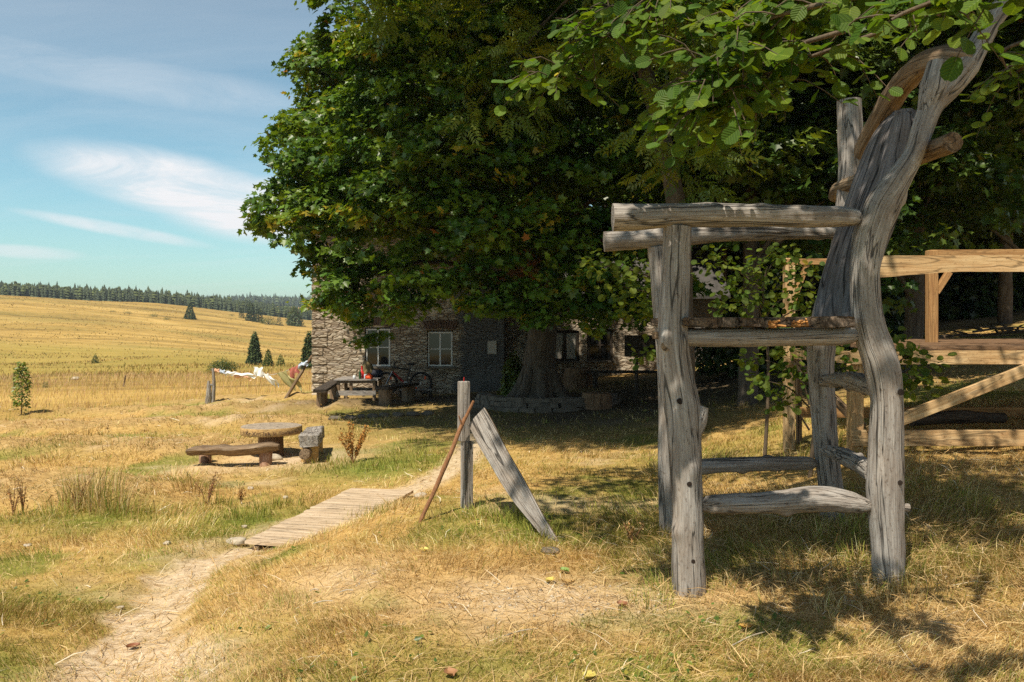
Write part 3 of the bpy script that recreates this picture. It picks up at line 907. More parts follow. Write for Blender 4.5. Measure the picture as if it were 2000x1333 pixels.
# ------------------------------------------------------------------ the big maple by the house
def big_maple():
    bx, by = .72, 22.0
    bz = gz(bx, by) + .15
    t = thing('maple_tree', 'huge old maple with yellowing leaves and a thick trunk shading the stone house', 'tree', (bx, by, bz))
    px = [(672, 20, 55), (648, 95, 42), (705, 85, 75), (636, 118, 25), (690, 225, 55), (650, 205, 22), (560, 262, 34), (592, 262, 50), (545, 322, 42), (610, 330, 75),
          (524, 395, 42), (508, 440, 27), (560, 440, 60), (560, 370, 60), (640, 420, 85), (600, 492, 36), (640, 555, 50), (622, 590, 30), (676, 598, 46), (720, 520, 85),
          (700, 420, 85), (760, 300, 105), (740, 195, 85), (800, 400, 115), (820, 540, 70), (812, 602, 36), (775, 575, 45), (700, 628, 36), (722, 668, 26), (745, 655, 20), (880, 560, 62), (900, 450, 105),
          (900, 330, 125), (860, 200, 130), (950, 540, 75), (1000, 470, 95), (1030, 570, 60), (1080, 425, 62), (1105, 510, 85), (1100, 592, 45), (1150, 560, 62), (1180, 450, 85),
          (1205, 560, 60), (1245, 605, 40), (1120, 330, 115), (1040, 300, 115), (1000, 180, 115), (1150, 200, 105), (1250, 360, 90), (1000, 60, 115), (1150, 60, 110), (870, 60, 120), (770, 90, 100),
          (940, 600, 42), (1000, 610, 38), (1050, 625, 30), (640, 520, 46), (668, 560, 44), (622, 482, 32), (700, 590, 40), (752, 590, 42), (785, 618, 28), (1020, 622, 42), (1085, 628, 38), (1140, 624, 38), (1200, 632, 38), (1262, 640, 36), (960, 600, 45), (1180, 600, 50), (1250, 480, 80), (1300, 560, 50), (662, 372, 60), (695, 345, 62), (650, 450, 55), (660, 320, 60), (680, 140, 50), (590, 410, 60)]
    lobes = []
    for u, v, r in px:
        rho = min(1, abs((u - 1050) / F * 20) / 7.2)
        y = 20.8 - 4.8 * math.sqrt(1 - rho * rho) + (rng.random() - .5) * .8
        if v > 600 and 690 < u < 760: y = 22.6
        p = at(u, v, y)
        lobes.append((p[0], p[1], p[2], r / F * y * .97, 1.12))
    vis = len(lobes)
    for _ in range(120):                             # the rest of the crown, around and behind
        d = rand_dir(1)[0]; k = .35 + .6 * rng.random() ** .6
        p = np.array([.9, 21.8, 7.6]) + d * np.array([6.0, 5.6, 5.8]) * k
        zmin = 2.6 + .35 * abs(p[0] - .7) * 0
        if p[2] < zmin or p[2] > 13.5: continue
        if p[1] > 26.2: p[1] = 26.2 - rng.random()
        lim = -5.2 + .16 * max(0, p[2] - 5) - .0
        if p[0] < lim + 1.0: p[0] = lim + 1.0 + rng.random()
        if p[1] < 19.2: p[1] = 19.2 + rng.random()
        lobes.append((p[0], p[1], p[2], .8 + .5 * rng.random(), .55))
    for q in range(30):
        lobes.append((-5.1 + 2.9 * rng.random(), 20.2 + 3.2 * rng.random(), 4.2 + 2.4 * rng.random(), .8, .9))
    for q in range(70):                              # the spread towards the house front
        lobes.append((-5.3 + 5.6 * rng.random(), 22.2 + 4.0 * rng.random(), 4.4 + 4.4 * rng.random(), .95, .85))
    P, N, D, S, sp = lobes_to_leaves(lobes, 1120, .25, 40, .128, .62)
    C = leaf_cols(len(P), sp, (.092, .168, .020), .6, (.34, .28, .03), .24, (.30, .12, .03), .002)
    leaves('crown', P, N, D, S, C, T_MAPLE, M['leaf'], t)
    mb = MB()
    mb.tube([(bx - .04, by, bz - .35), (bx - .02, by, bz + .12), (bx, by, bz + .6), (bx + .05, by, bz + 1.8), (bx + .0, by, bz + 3.6), (bx + .15, by, bz + 6), (bx + .1, by + .1, bz + 10)],
            [.68, .53, .42, .37, .35, .26, .08], 22, 46, .12, 1.6)
    for k in range(7):
        a = k * .9 + .3
        mb.tube([(bx + math.cos(a) * .9, by + math.sin(a) * .9, bz - .22), (bx + math.cos(a) * .55, by + math.sin(a) * .55, bz + .05), (bx + math.cos(a) * .28, by + math.sin(a) * .28, bz + .75)], [.09, .17, .12], 9, 10, .1, 3)
    rts = []; tps = []
    for i, l in enumerate(lobes):
        if l[3] > .7 and (i < vis or rng.random() < .35):
            z = bz + np.clip(.35 * (l[2] - bz) + 1.2, 1.9, 7)
            rts.append((bx, by, z)); tps.append(l[:3])
    limbs(mb, rts, tps, .11, .025, .10)
    mb.build('trunk', M['bark'], t)
    # a dead twig of brown leaves hanging in the shade
    q = [at(u, v, 16.8) for u, v in ((1022, 500), (1030, 520), (975, 540), (1035, 545), (1050, 540), (1012, 535))]
    lb = [(p[0], p[1], p[2], .12, 1) for p in q]
    P, N, D, S, sp = lobes_to_leaves(lb, 900, .10, 9, .13, .9)
    leaves('dead_leaves', P, N, D, S, leaf_cols(len(P), sp, (.40, .17, .05), .4), T_MAPLE, M['leaf'], t)


big_maple()


def ash_tree():
    bx, by = 2.93, 14.6
    bz = gz(bx, by)
    t = thing('ash_tree', 'ash with feathery pale green leaf sprays hanging in front of the big maple', 'tree', (bx, by, bz))
    lobes = []
    for u, v, r in ((745, 60, 38), (800, 45, 50), (870, 30, 60), (850, 110, 45), (925, 228, 42), (890, 262, 28), (880, 215, 24), (985, 205, 60), (1010, 110, 70), (1060, 190, 55), (950, 60, 60), (1080, 60, 70), (1180, 20, 60), (905, 165, 35), (960, 140, 45), (700, 20, 30)):
        y = 14.8 + (rng.random() - .5) * 1.4
        p = at(u, v, y); lobes.append((p[0], p[1], p[2], r / F * y, 1.0))
    for _ in range(26):
        p = np.array([.8, 15.2, 9.4]) + rand_dir(1)[0] * np.array([3, 2, 1.8]) * rng.random() ** .5
        lobes.append((*p, .8, .7))
    for u, v, r in ((1330, 330, 62), (1290, 255, 60), (1350, 190, 66), (1270, 130, 66), (1360, 370, 40), (1380, 290, 50), (1390, 110, 70), (1240, 60, 70), (1330, 40, 70)):
        p = at(u, v, 13.6); lobes.append((p[0], p[1], p[2], r / F * 13.6, 1.1))
    while len(lobes) < 78:                          # out-of-view lobes added to throw shade on the ground beyond
        p = np.array([-.9, 12.6, 9.0]) + rand_dir(1)[0] * np.array([4.2, 2.9, 1.5]) * rng.random() ** .5
        if p[2] < 1.65 + .383 * p[1] + 1.0: continue
        lobes.append((*p, .85, .8))
    for _ in range(34):                              # more unseen lobes, added nearer to bring that shade forward
        p = np.array([-.7, 11.4, 8.9]) + rand_dir(1)[0] * np.array([3.0, 1.9, 1.0]) * rng.random() ** .5
        if p[2] > 1.65 + .383 * p[1] + 1.0: lobes.append((*p, .85, .9))
    P, N, D, S, sp = lobes_to_leaves(lobes, 260, .3, 10, .34, .7, up=.7, droop=.6)
    C = leaf_cols(len(P), sp, (.15, .215, .03), .4)
    leaves('crown', P, N, D, S, C, T_ASH, M['leaf'], t)
    mb = MB()
    mb.tube([(bx, by, bz - .2), (bx + .03, by, bz + 1.5), (bx - .1, by, bz + 4), (bx - .8, by + .1, bz + 7), (bx - 1.6, by + .2, bz + 10)], [.24, .19, .17, .13, .05], 14, 40, .08, 2)
    lo = lobes[2:16:3] + lobes[30::7]
    limbs(mb, [(bx - .7, by, bz + 6.2 + rng.random() * 2.4) for _ in lo], [l[:3] for l in lo], .026, .008, .06)
    mb.build('trunk', M['bark'], t)


ash_tree()


def wood_tree(bx, by, lobes, label, per=560, size=.15, base=(.06, .10, .016), trunk_r=.2, top=8, spray=.3, per_spray=22, name='maple_tree', yfrac=.01, group='trees at the edge of the wood', tm=None):
    bz = gz(bx, by)
    t = thing(name, label, 'tree', (bx, by, bz), group)
    P, N, D, S, sp = lobes_to_leaves(lobes, per, spray, per_spray, size, .7)
    C = leaf_cols(len(P), sp, base, .5, (.3, .2, .02), yfrac)
    leaves('crown', P, N, D, S, C, tm or T_MAPLE, M['leaf'], t)
    mb = MB()
    mb.tube([(bx, by, bz - .3), (bx, by, bz + .3), (bx + .06, by, bz + top * .4), (bx - .1, by, bz + top)], [trunk_r * 1.35, trunk_r, trunk_r * .8, trunk_r * .3], 12, 30, .1, 2)
    k = [l for l in lobes if rng.random() < .6]
    limbs(mb, [(bx, by, bz + min(max(l[2] - bz - 1.2, 1.5), top * .9)) for l in k], [l[:3] for l in k], trunk_r * .35, .015, .08)
    mb.build('trunk', M['bark'], t)
    return t


def ell(c, r, n, R0=.9, R1=.5, w=.9, zmin=0, ymin=-99, shell=.5):
    out = []
    while len(out) < n:
        p = np.array(c) + rand_dir(1)[0] * np.array(r) * (shell + (1 - shell) * rng.random())
        if p[2] > zmin and p[1] > ymin:
            out.append((*p, R0 + R1 * (rng.random() - .5), w))
    return out


wood_tree(8.3, 17.5, ell((7.6, 16.8, 7.2), (3.6, 3, 4.6), 70, .95, .6, .9, 2.9), 'leafy dark green maple rising behind the timber frame, right of the log chair', base=(0.069, 0.120, 0.022))
wood_tree(13.2, 21, ell((11.5, 19, 8), (4.2, 3.5, 5.5), 75, 1.1, .6, .8, 3.6), 'broad maple with grey glinting leaves at the right edge of the clearing', base=(0.062, 0.111, 0.026))
wood_tree(4.75, 17.0, ell((4.9, 16.6, 6.6), (2.6, 2.4, 4.6), 60, .85, .5, .9, 2.0), 'maple with dense low branches showing behind the seat and armrests of the log chair', base=(0.077, 0.130, 0.020))
wood_tree(9.6, 12.8, ell((9.2, 12.6, 7.4), (2.8, 2.4, 3.6), 40, .8, .5, .9, 4.2), 'maple overhanging the timber frame at the upper right corner', base=(0.073, 0.130, 0.022))
wood_tree(8.7, 9.2, ell((6.1, 9.6, 8.0), (2.7, 2.5, 1.3), 46, .5, .3, .9, 6.7, shell=.1), 'unseen maple added outside the right edge, its high crown shading the ground behind the timber frame', base=(.07, .125, .02))  # out-of-view tree, added to shade the ground behind the frame
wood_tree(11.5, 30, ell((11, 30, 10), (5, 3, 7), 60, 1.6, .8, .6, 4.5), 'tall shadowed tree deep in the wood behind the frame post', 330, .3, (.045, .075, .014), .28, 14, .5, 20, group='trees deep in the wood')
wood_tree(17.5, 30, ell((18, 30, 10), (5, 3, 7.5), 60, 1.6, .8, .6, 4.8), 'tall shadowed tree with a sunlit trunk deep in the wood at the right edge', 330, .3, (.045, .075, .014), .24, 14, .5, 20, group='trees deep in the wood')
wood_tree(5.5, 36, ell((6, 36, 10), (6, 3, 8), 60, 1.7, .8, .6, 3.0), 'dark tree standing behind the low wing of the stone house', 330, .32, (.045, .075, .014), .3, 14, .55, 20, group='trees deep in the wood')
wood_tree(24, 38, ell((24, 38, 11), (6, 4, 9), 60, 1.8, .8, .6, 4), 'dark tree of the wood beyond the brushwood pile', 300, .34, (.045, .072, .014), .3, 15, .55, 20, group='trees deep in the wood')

# ------------------------------------------------------------------ conifers
def spruce_leaves(base, h, r, n, droop=.35, seed=0, top=.97):
    z = (1 - rng.random(n) ** .6) * top
    tiers = max(8, int(h * 1.6))
    zf = (np.floor(z * tiers) + rng.random(n) ** 2 * .95) / tiers
    a = rng.random(n) * 2 * math.pi
    lob = .72 + .45 * vnoise3(np.stack([np.cos(a) * 2, np.sin(a) * 2, np.floor(z * tiers) * 1.3], -1), seed)
    rad = r * (1 - zf) ** .85 * lob * (.35 + .65 * np.sqrt(rng.random(n)))
    frac = rad / (r * (1 - zf) ** .85 + .02)
    P = np.stack([np.cos(a) * rad, np.sin(a) * rad, zf * h * .97 + h * .04 - droop * rad * .5 * frac], -1) + base
    D = np.stack([np.cos(a), np.sin(a), -droop * np.ones(n)], -1) + rng.normal(size=(n, 3)) * .35
    N = np.stack([np.cos(a) * .4, np.sin(a) * .4, np.ones(n)], -1) + rng.normal(size=(n, 3)) * .4
    return P, N, D


def spruce(u, v, hpx, wpx, label, n=1600, base=(.06, .088, .032), group='young conifers on the open hillside', y0=12, name='spruce_tree'):
    g = hit(u, v, y0)
    k = g[1] / F
    h, r = hpx * k, wpx * k / 2
    t = thing(name, label, 'tree', g, group)
    P, N, D = spruce_leaves(g, h, r, n, seed=int(u))
    S = (h * .075) * (.6 + .8 * rng.random(n))
    leaves('crown', P, N, D, S, leaf_cols(n, rng.random(n), base, .5), T_SIMPLE, M['needle'], t)
    mb = MB(); mb.tube([g - (0, 0, .2), g + (0, 0, h * .5), g + (0, 0, h * .93)], [h * .022, h * .015, h * .004], 7, 8)
    mb.build('trunk', M['bark'], t)
    return t


spruce(371, 624, 33, 24, 'dark lone spruce halfway up the golden hillside')
spruce(497, 714, 66, 30, 'tall pointed spruce behind the washing line', 2600)
spruce(524, 716, 34, 24, 'lower light green conifer right of the pointed spruce', 1200, (.06, .09, .02))
spruce(548, 716, 24, 22, 'smallest green conifer nearest to the leaning pole', 900, (.07, .10, .02))
spruce(604, 722, 76, 34, 'dark spruce half hidden behind the left corner of the stone house', 2200)
spruce(186, 710, 19, 18, 'small rounded spruce alone in the green valley strip', 900, (.06, .09, .02))
spruce(490, 627, 40, 22, 'grey green pine at the left of the tree cluster on the hill', 900, (.045, .068, .025), 'trees clustered where the hill meets the forest')
spruce(505, 630, 30, 24, 'dark pine second from the left in the hill cluster', 900, (.035, .055, .022), 'trees clustered where the hill meets the forest')
spruce(545, 636, 20, 16, 'little bluish conifer between the hill cluster and the round tree', 500, (.07, .09, .045), 'trees clustered where the hill meets the forest')
spruce(472, 622, 22, 14, 'slim pine on the uphill side of the hill cluster', 500, (.05, .07, .025), 'trees clustered where the hill meets the forest')


def bush(u, v, wpx, hpx, label, base, n=2200, name='bush', group=None, y0=12, ls=.07, tm=None, y_to=900.0, stem=False, cat='bush'):
    g = hit(u, v, y0, y_to)
    k = g[1] / F
    w, h = wpx * k / 2, hpx * k
    t = thing(name, label, cat, g, group)
    d = rand_dir(n); d[:, 2] = np.abs(d[:, 2])
    kk = (.55 + .45 * rng.random(n)) * (.72 + .5 * vnoise3(d * 2.1 + u, 5))
    P = g + d * kk[:, None] * np.array([w, w * .8, h])
    S = max(w, h) * ls * (.6 + .8 * rng.random(n))
    leaves('foliage', P, d + rng.normal(size=(n, 3)) * .5 + (0, 0, .5), d + rng.normal(size=(n, 3)) * .5, S, leaf_cols(n, rng.random(n), base, .4), tm or T_SIMPLE, M['leaf'], t)
    mb = MB()
    for q in range(5):
        a = q * 1.3 + u
        mb.tube([g + (0, 0, -.05), g + (math.cos(a) * w * .3, math.sin(a) * w * .3, h * .45), g + (math.cos(a) * w * .6, math.sin(a) * w * .5, h * .8)], [h * .03, h * .02, h * .006], 6, 7)
    mb.build('stem', M['twig'], t)
    return t


bush(575, 637, 34, 40, 'round leafy tree at the right end of the hill cluster', (.075, .11, .025), 2200, 'broadleaf_tree', 'trees clustered where the hill meets the forest', cat='tree')
bush(524, 634, 36, 18, 'low pale green bush in the middle of the hill cluster', (.10, .13, .03), 1200, group='bushes on the open hillside')
bush(435, 729, 64, 30, 'wide rounded green bush behind the washing line', (.085, .115, .02), 3500, group='bushes on the open hillside')
bush(300, 619, 20, 7, 'flat green bush below the ridge, left of the lone spruce', (.15, .17, .045), 700, group='bushes on the open hillside')
bush(326, 625, 18, 7, 'flat green bush just left of the lone spruce', (.15, .17, .045), 700, group='bushes on the open hillside')
bush(250, 613, 18, 5, 'small green bush on the upper slope', (.15, .16, .045), 500, group='bushes on the open hillside')
bush(220, 610, 16, 4, 'leftmost tiny bush on the upper slope', (.15, .16, .045), 500, group='bushes on the open hillside')
bush(453, 618, 14, 6, 'small bush at the top edge of the field', (.09, .12, .03), 400, group='bushes on the open hillside')
bush(89, 758, 18, 14, 'small green bush beside the leafy sapling', (.07, .11, .03), 500, group='bushes on the open hillside')
bush(1005, 778, 58, 84, 'sunlit shrub growing against the left side of the big maple trunk', (.11, .15, .03), 2600, group='shrubs', ls=.085, y_to=30)


def forest():
    def strip(name, u0, u1, yf, n, hgt, label, ydepth, base, wr):
        Vs, Ls, Ss, Cs, off = [], [], [], [], 0
        us = rng.uniform(u0, u1, n)
        for i, u in enumerate(us):
            y = yf(u) + rng.random() ** 1.2 * ydepth
            x = (u - U0) / F * y
            xs = np.array([x]); z = HF(xs, np.array([y]))[0]
            h = hgt * (.5 + .55 * rng.random() ** 1.5 + (.25 if rng.random() < .1 else 0)); r = h * wr * (.8 + .5 * rng.random())
            tiers = 5
            dec = rng.random() < .22
            c = np.array(base) * (.6 + .7 * rng.random())
            if dec: c = c * np.array([1.7, 1.6, 1.1])
            for k in range(tiers):
                f0 = k / tiers; f1 = min(1, f0 + 1.7 / tiers)
                seg = 7
                a = np.linspace(0, 2 * math.pi, seg, endpoint=False) + rng.random() * 3
                rr = (r * ((1 - f0) ** .8 if not dec else math.sin(math.pi * (.2 + .75 * f0)) * 1.2)) * (.75 + .5 * rng.random(seg))
                ring = np.stack([x + np.cos(a) * rr, y + np.sin(a) * rr, z + h * (f0 + (rng.random(seg) - .5) * .07)], -1)
                tipp = np.array([[x + (rng.random() - .5) * .2, y, z + h * (f1 if not dec else min(f1, .9))]])
                Vs.append(np.vstack([ring, tipp]))
                for j in range(seg):
                    Ls += [off + j, off + (j + 1) % seg, off + seg]; Ss.append(3)
                Cs.append(np.tile(np.r_[c, 1], (seg + 1, 1))); off += seg + 1
        o = np_mesh(name, np.vstack(Vs), Ls, Ss, M['needle'], None, {'col': ('FLOAT_COLOR', np.vstack(Cs))})
        tag(o, label, 'forest', kind='stuff')
    ridge = lambda u: 478 + max(0, u) * .14
    strip('forest', -260, 900, ridge, 5200, 8.2, 'dark spruce forest along the ridge above the golden hillside', 70, (.055, .072, .036), .18)
    strip('forest', 330, 1000, lambda u: 1180, 3600, 16, 'bluish forest on the far ridge', 150, (.05, .07, .055), .14)


forest()

# spruces of the wood on the right
for i, (x, y, h, r, lab) in enumerate(((9.3, 24.5, 17, 2.4, 'slim spruce trunk in shade just right of the curved chair trunk'), (10.6, 26.5, 19, 2.6, 'straight spruce trunk left of the frame post'),
                                       (14.2, 33, 20, 2.8, 'spruce right of the frame post, standing on the lit forest floor'), (13.4, 38, 21, 3, 'spruce farther back between two lit strips of forest floor'),
                                       (19, 44, 21, 3, 'spruce far back in the wood, near the middle of the gap'), (23.5, 46, 21, 3, 'spruce far back in the wood at the right end of the gap'), (15.5, 54, 22, 3.2, 'farthest spruce seen under the frame beam'), (8.2, 33, 20, 2.8, 'spruce behind the house wing and the chair back'),
                                       (28, 52, 22, 3, 'spruce closing the wood at the right edge of the photo'), (34, 60, 22, 3, 'outermost far spruce of the wood'), (20.5, 58, 22, 3.2, 'pale trunked spruce in the darkest depth of the wood'), (11, 50, 22, 3.2, 'spruce deep in the wood straight behind the chair trunk'), (4, 52, 22, 3.4, 'spruce rising far behind the house roof'))):
    g = np.array([x, y, gz(x, y)])
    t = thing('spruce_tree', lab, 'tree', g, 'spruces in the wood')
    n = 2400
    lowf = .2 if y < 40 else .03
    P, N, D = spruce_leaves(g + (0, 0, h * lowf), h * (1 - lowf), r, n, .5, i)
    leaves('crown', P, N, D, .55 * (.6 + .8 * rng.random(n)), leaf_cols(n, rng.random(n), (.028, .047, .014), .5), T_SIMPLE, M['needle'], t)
    mb = MB(); mb.tube([g - (0, 0, .3), g + (0, 0, .4), g + (.05, 0, h * .4), g + (0, 0, h * .9)], [.26, .19, .15, .03], 10, 24, .06, 2)
    mb.build('trunk', M['bark'], t)

for i, (x, y, w, h, lab) in enumerate(((15.5, 44, 6, 5, 'dark undergrowth shrub behind the frame post'), (22, 50, 7, 6, 'dark undergrowth shrub in the middle of the wood gap'), (27, 47, 7, 5.5, 'undergrowth shrub right of the lit strips of forest floor'), (31, 55, 8, 7, 'big undergrowth shrub at the right edge of the wood'), (18.5, 62, 8, 7, 'farthest undergrowth shrub in the wood'), (26, 66, 9, 8, 'tall shrub filling the back of the wood'),
                                        (9.5, 42, 6, 5.5, 'dark shrub in the wood behind the chair back'), (12.2, 29, 3.2, 2.6, 'young shrub beside the straight spruce trunk'), (19.5, 36, 4, 3.4, 'shrub with lit leaves right of the lit forest floor'), (4.5, 44, 8, 6, 'shrub behind the house wing'), (36, 62, 9, 8, 'shrub closing the wood at the far right'), (13, 60, 8, 8, 'shrub far behind the chair trunk'), (22.8, 37, 3.5, 3.2, 'shrub overhanging the brushwood pile'), (6.4, 23.5, 2.6, 1.9, 'added low dark shrub filling the gap seen below the chair seat'), (8.6, 22.5, 2.8, 2.0, 'added low dark shrub filling the gap behind the left end of the timber frame'), (10.8, 24.5, 2.6, 1.8, 'added low dark shrub filling the gap right of the curved chair trunk'))):  # the last three low shrubs are added to darken a lit gap
    g = np.array([x, y, gz(x, y)])
    t = thing('undergrowth_shrub', lab, 'shrub', g, 'undergrowth shrubs in the wood')
    n = 1500
    d = rand_dir(n); d[:, 2] = np.abs(d[:, 2])
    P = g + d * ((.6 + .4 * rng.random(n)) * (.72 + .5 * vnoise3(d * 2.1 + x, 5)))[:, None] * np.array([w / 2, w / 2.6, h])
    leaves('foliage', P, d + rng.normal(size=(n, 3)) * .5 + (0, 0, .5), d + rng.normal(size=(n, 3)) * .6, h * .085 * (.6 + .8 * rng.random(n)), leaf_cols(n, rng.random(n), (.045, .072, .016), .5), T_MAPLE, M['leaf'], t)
    mb = MB()
    for q in range(5):
        mb.tube([g - (0, 0, .1), g + (math.cos(q * 1.3) * w * .1, math.sin(q * 1.3) * w * .1, h * .4), g + (math.cos(q * 1.3) * w * .28, math.sin(q * 1.3) * w * .2, h * .8)], [.06, .045, .015], 6, 7)
    mb.build('stem', M['twig'], t)


# ------------------------------------------------------------------ stone house
def wall_holes(mb, x0, x1, z0, z1, y, th, holes):
    """front wall in the x-z plane at depth y, openings with reveals"""
    xs = sorted({x0, x1, *[h[0] for h in holes], *[h[1] for h in holes]})
    zs = sorted({z0, z1, *[h[2] for h in holes], *[h[3] for h in holes]})
    inh = lambda a, b: any(h[0] < a < h[1] and h[2] < b < h[3] for h in holes)
    for i in range(len(xs) - 1):
        for j in range(len(zs) - 1):
            if inh((xs[i] + xs[i + 1]) / 2, (zs[j] + zs[j + 1]) / 2): continue
            mb.add([(xs[i], y, zs[j]), (xs[i + 1], y, zs[j]), (xs[i + 1], y, zs[j + 1]), (xs[i], y, zs[j + 1])], [[0, 1, 2, 3]])
    for a, b, c, d in holes:
        q = y + th
        mb.add([(a, y, c), (a, q, c), (a, q, d), (a, y, d)], [[0, 1, 2, 3]])
        mb.add([(b, y, c), (b, y, d), (b, q, d), (b, q, c)], [[0, 1, 2, 3]])
        mb.add([(a, y, c), (b, y, c), (b, q, c), (a, q, c)], [[0, 1, 2, 3]])
        mb.add([(a, y, d), (a, q, d), (b, q, d), (b, y, d)], [[0, 1, 2, 3]])


def window(parent, x0, x1, z0, z1, y, mat, cols=2, rows=2, bar=.05, rail=.028):
    f = MB(); cx = (x0 + x1) / 2
    for a in (x0 + bar / 2, x1 - bar / 2):
        f.box((a, y, (z0 + z1) / 2), (bar, .07, z1 - z0))
    for c in (z0 + bar / 2, z1 - bar / 2):
        f.box((cx, y, c), (x1 - x0 - 2 * bar, .068, bar))
    for k in range(1, cols):
        f.box((x0 + (x1 - x0) * k / cols, y - .002, (z0 + z1) / 2), (bar, .06, z1 - z0 - 2 * bar))
    for k in range(1, rows):
        w = (x1 - x0) / cols - bar
        for q in range(cols):
            f.box((x0 + (x1 - x0) * (q + .5) / cols, y, z0 + (z1 - z0) * k / rows), (w, .05, rail))
    fo = f.build('window', mat, parent)
    p = MB(); p.box((cx, y + .02, (z0 + z1) / 2), (x1 - x0 - bar, .008, z1 - z0 - bar)); p.build('pane', M['pane'], fo)
    s = MB(); s.box((cx, y - .10, z0 - .035), (x1 - x0 + .16, .26, .06)); s.build('sill', M['fieldstone'], fo)
    return fo


def house():
    Y = 27.0
    x0, x1 = -6.38, -.26
    t = thing('stone_house', 'rough stone farmhouse with white window frames shaded by the big maple', 'house', ((x0 + x1) / 2, Y, -.7))
    zz = lambda v: EYE - (v - V0) / F * Y
    xx = lambda u: (u - U0) / F * Y
    holes = [(xx(713), xx(763), zz(719), zz(640)), (xx(834), xx(885), zz(719), zz(646))]
    mb = MB()
    H0, H1, dp = -1.2, 4.95, 8.5
    wall_holes(mb, x0, x1, H0, H1, Y, .32, holes)
    b = Y + dp; ap = H1 + 3.0
    for x, rev in ((x0, 0), (x1, 1)):
        q = [(x, Y, H0), (x, Y, H1), (x, (Y + b) / 2, ap), (x, b, H1), (x, b, H0)]
        mb.add(q, [[0, 1, 2, 3, 4] if not rev else [4, 3, 2, 1, 0]])
    mb.add([(x0, b, H0), (x1, b, H0), (x1, b, H1), (x0, b, H1)], [[3, 2, 1, 0]])
    # corner stones standing a little proud
    for k in range(19):
        ln = .35 + .3 * rng.random()
        mb.box((x0 + ln / 2 - .02, Y + .12, H0 + .5 + k * .29), (ln, .30, .2 + .06 * rng.random()), 0, .02)
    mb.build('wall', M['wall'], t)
    r = MB()
    m = (Y + b) / 2
    for sgn in (-1, 1):
        ey = m + sgn * (dp / 2 + .3)
        ez = H1 - .3 * 3.0 / (dp / 2)
        P = np.array([[(x0 - .06, ey, ez), (x1 + .1, ey, ez)], [(x0 - .06, m, ap), (x1 + .1, m, ap)]])
        r.grid(P + (0, 0, .16), False); r.grid(P + (0, 0, .03), False)
        r.add([P[0, 0] + (0, 0, .03), P[0, 1] + (0, 0, .03), P[0, 1] + (0, 0, .16), P[0, 0] + (0, 0, .16)], [[0, 1, 2, 3]])
        for q in (0, 1):
            r.add([P[0, q] + (0, 0, .03), P[1, q] + (0, 0, .03), P[1, q] + (0, 0, .16), P[0, q] + (0, 0, .16)], [[0, 1, 2, 3]])
    r.build('roof', M['roof'], t)
    for h in holes:
        w = window(t, h[0] + .02, h[1] - .02, h[2] + .05, h[3] - .04, Y + .09, M['white'])
        # flat brick arch over the opening
        a = MB(); n = 13
        for k in range(n):
            f = (k + .5) / n - .5
            a.beam((((h[0] + h[1]) / 2 + f * (h[1] - h[0] + .1)), Y - .012, h[3] + .02 + .05 * (1 - 4 * f * f)), (((h[0] + h[1]) / 2 + f * (h[1] - h[0] + .34)), Y - .012, h[3] + .29 + .05 * (1 - 4 * f * f)), .055, .05, (0, 1, 0), .01)
        a.build('brick_arch', M['brick'], t)
    n = MB(); n.box((xx(961), Y - .02, zz(679)), (.29, .02, .41))
    tag(n.build('notice_sheet', M['paper'], None, (xx(961), Y - .02, zz(679))), 'pale sheet of paper pinned to the dark house wall', 'notice')


house()


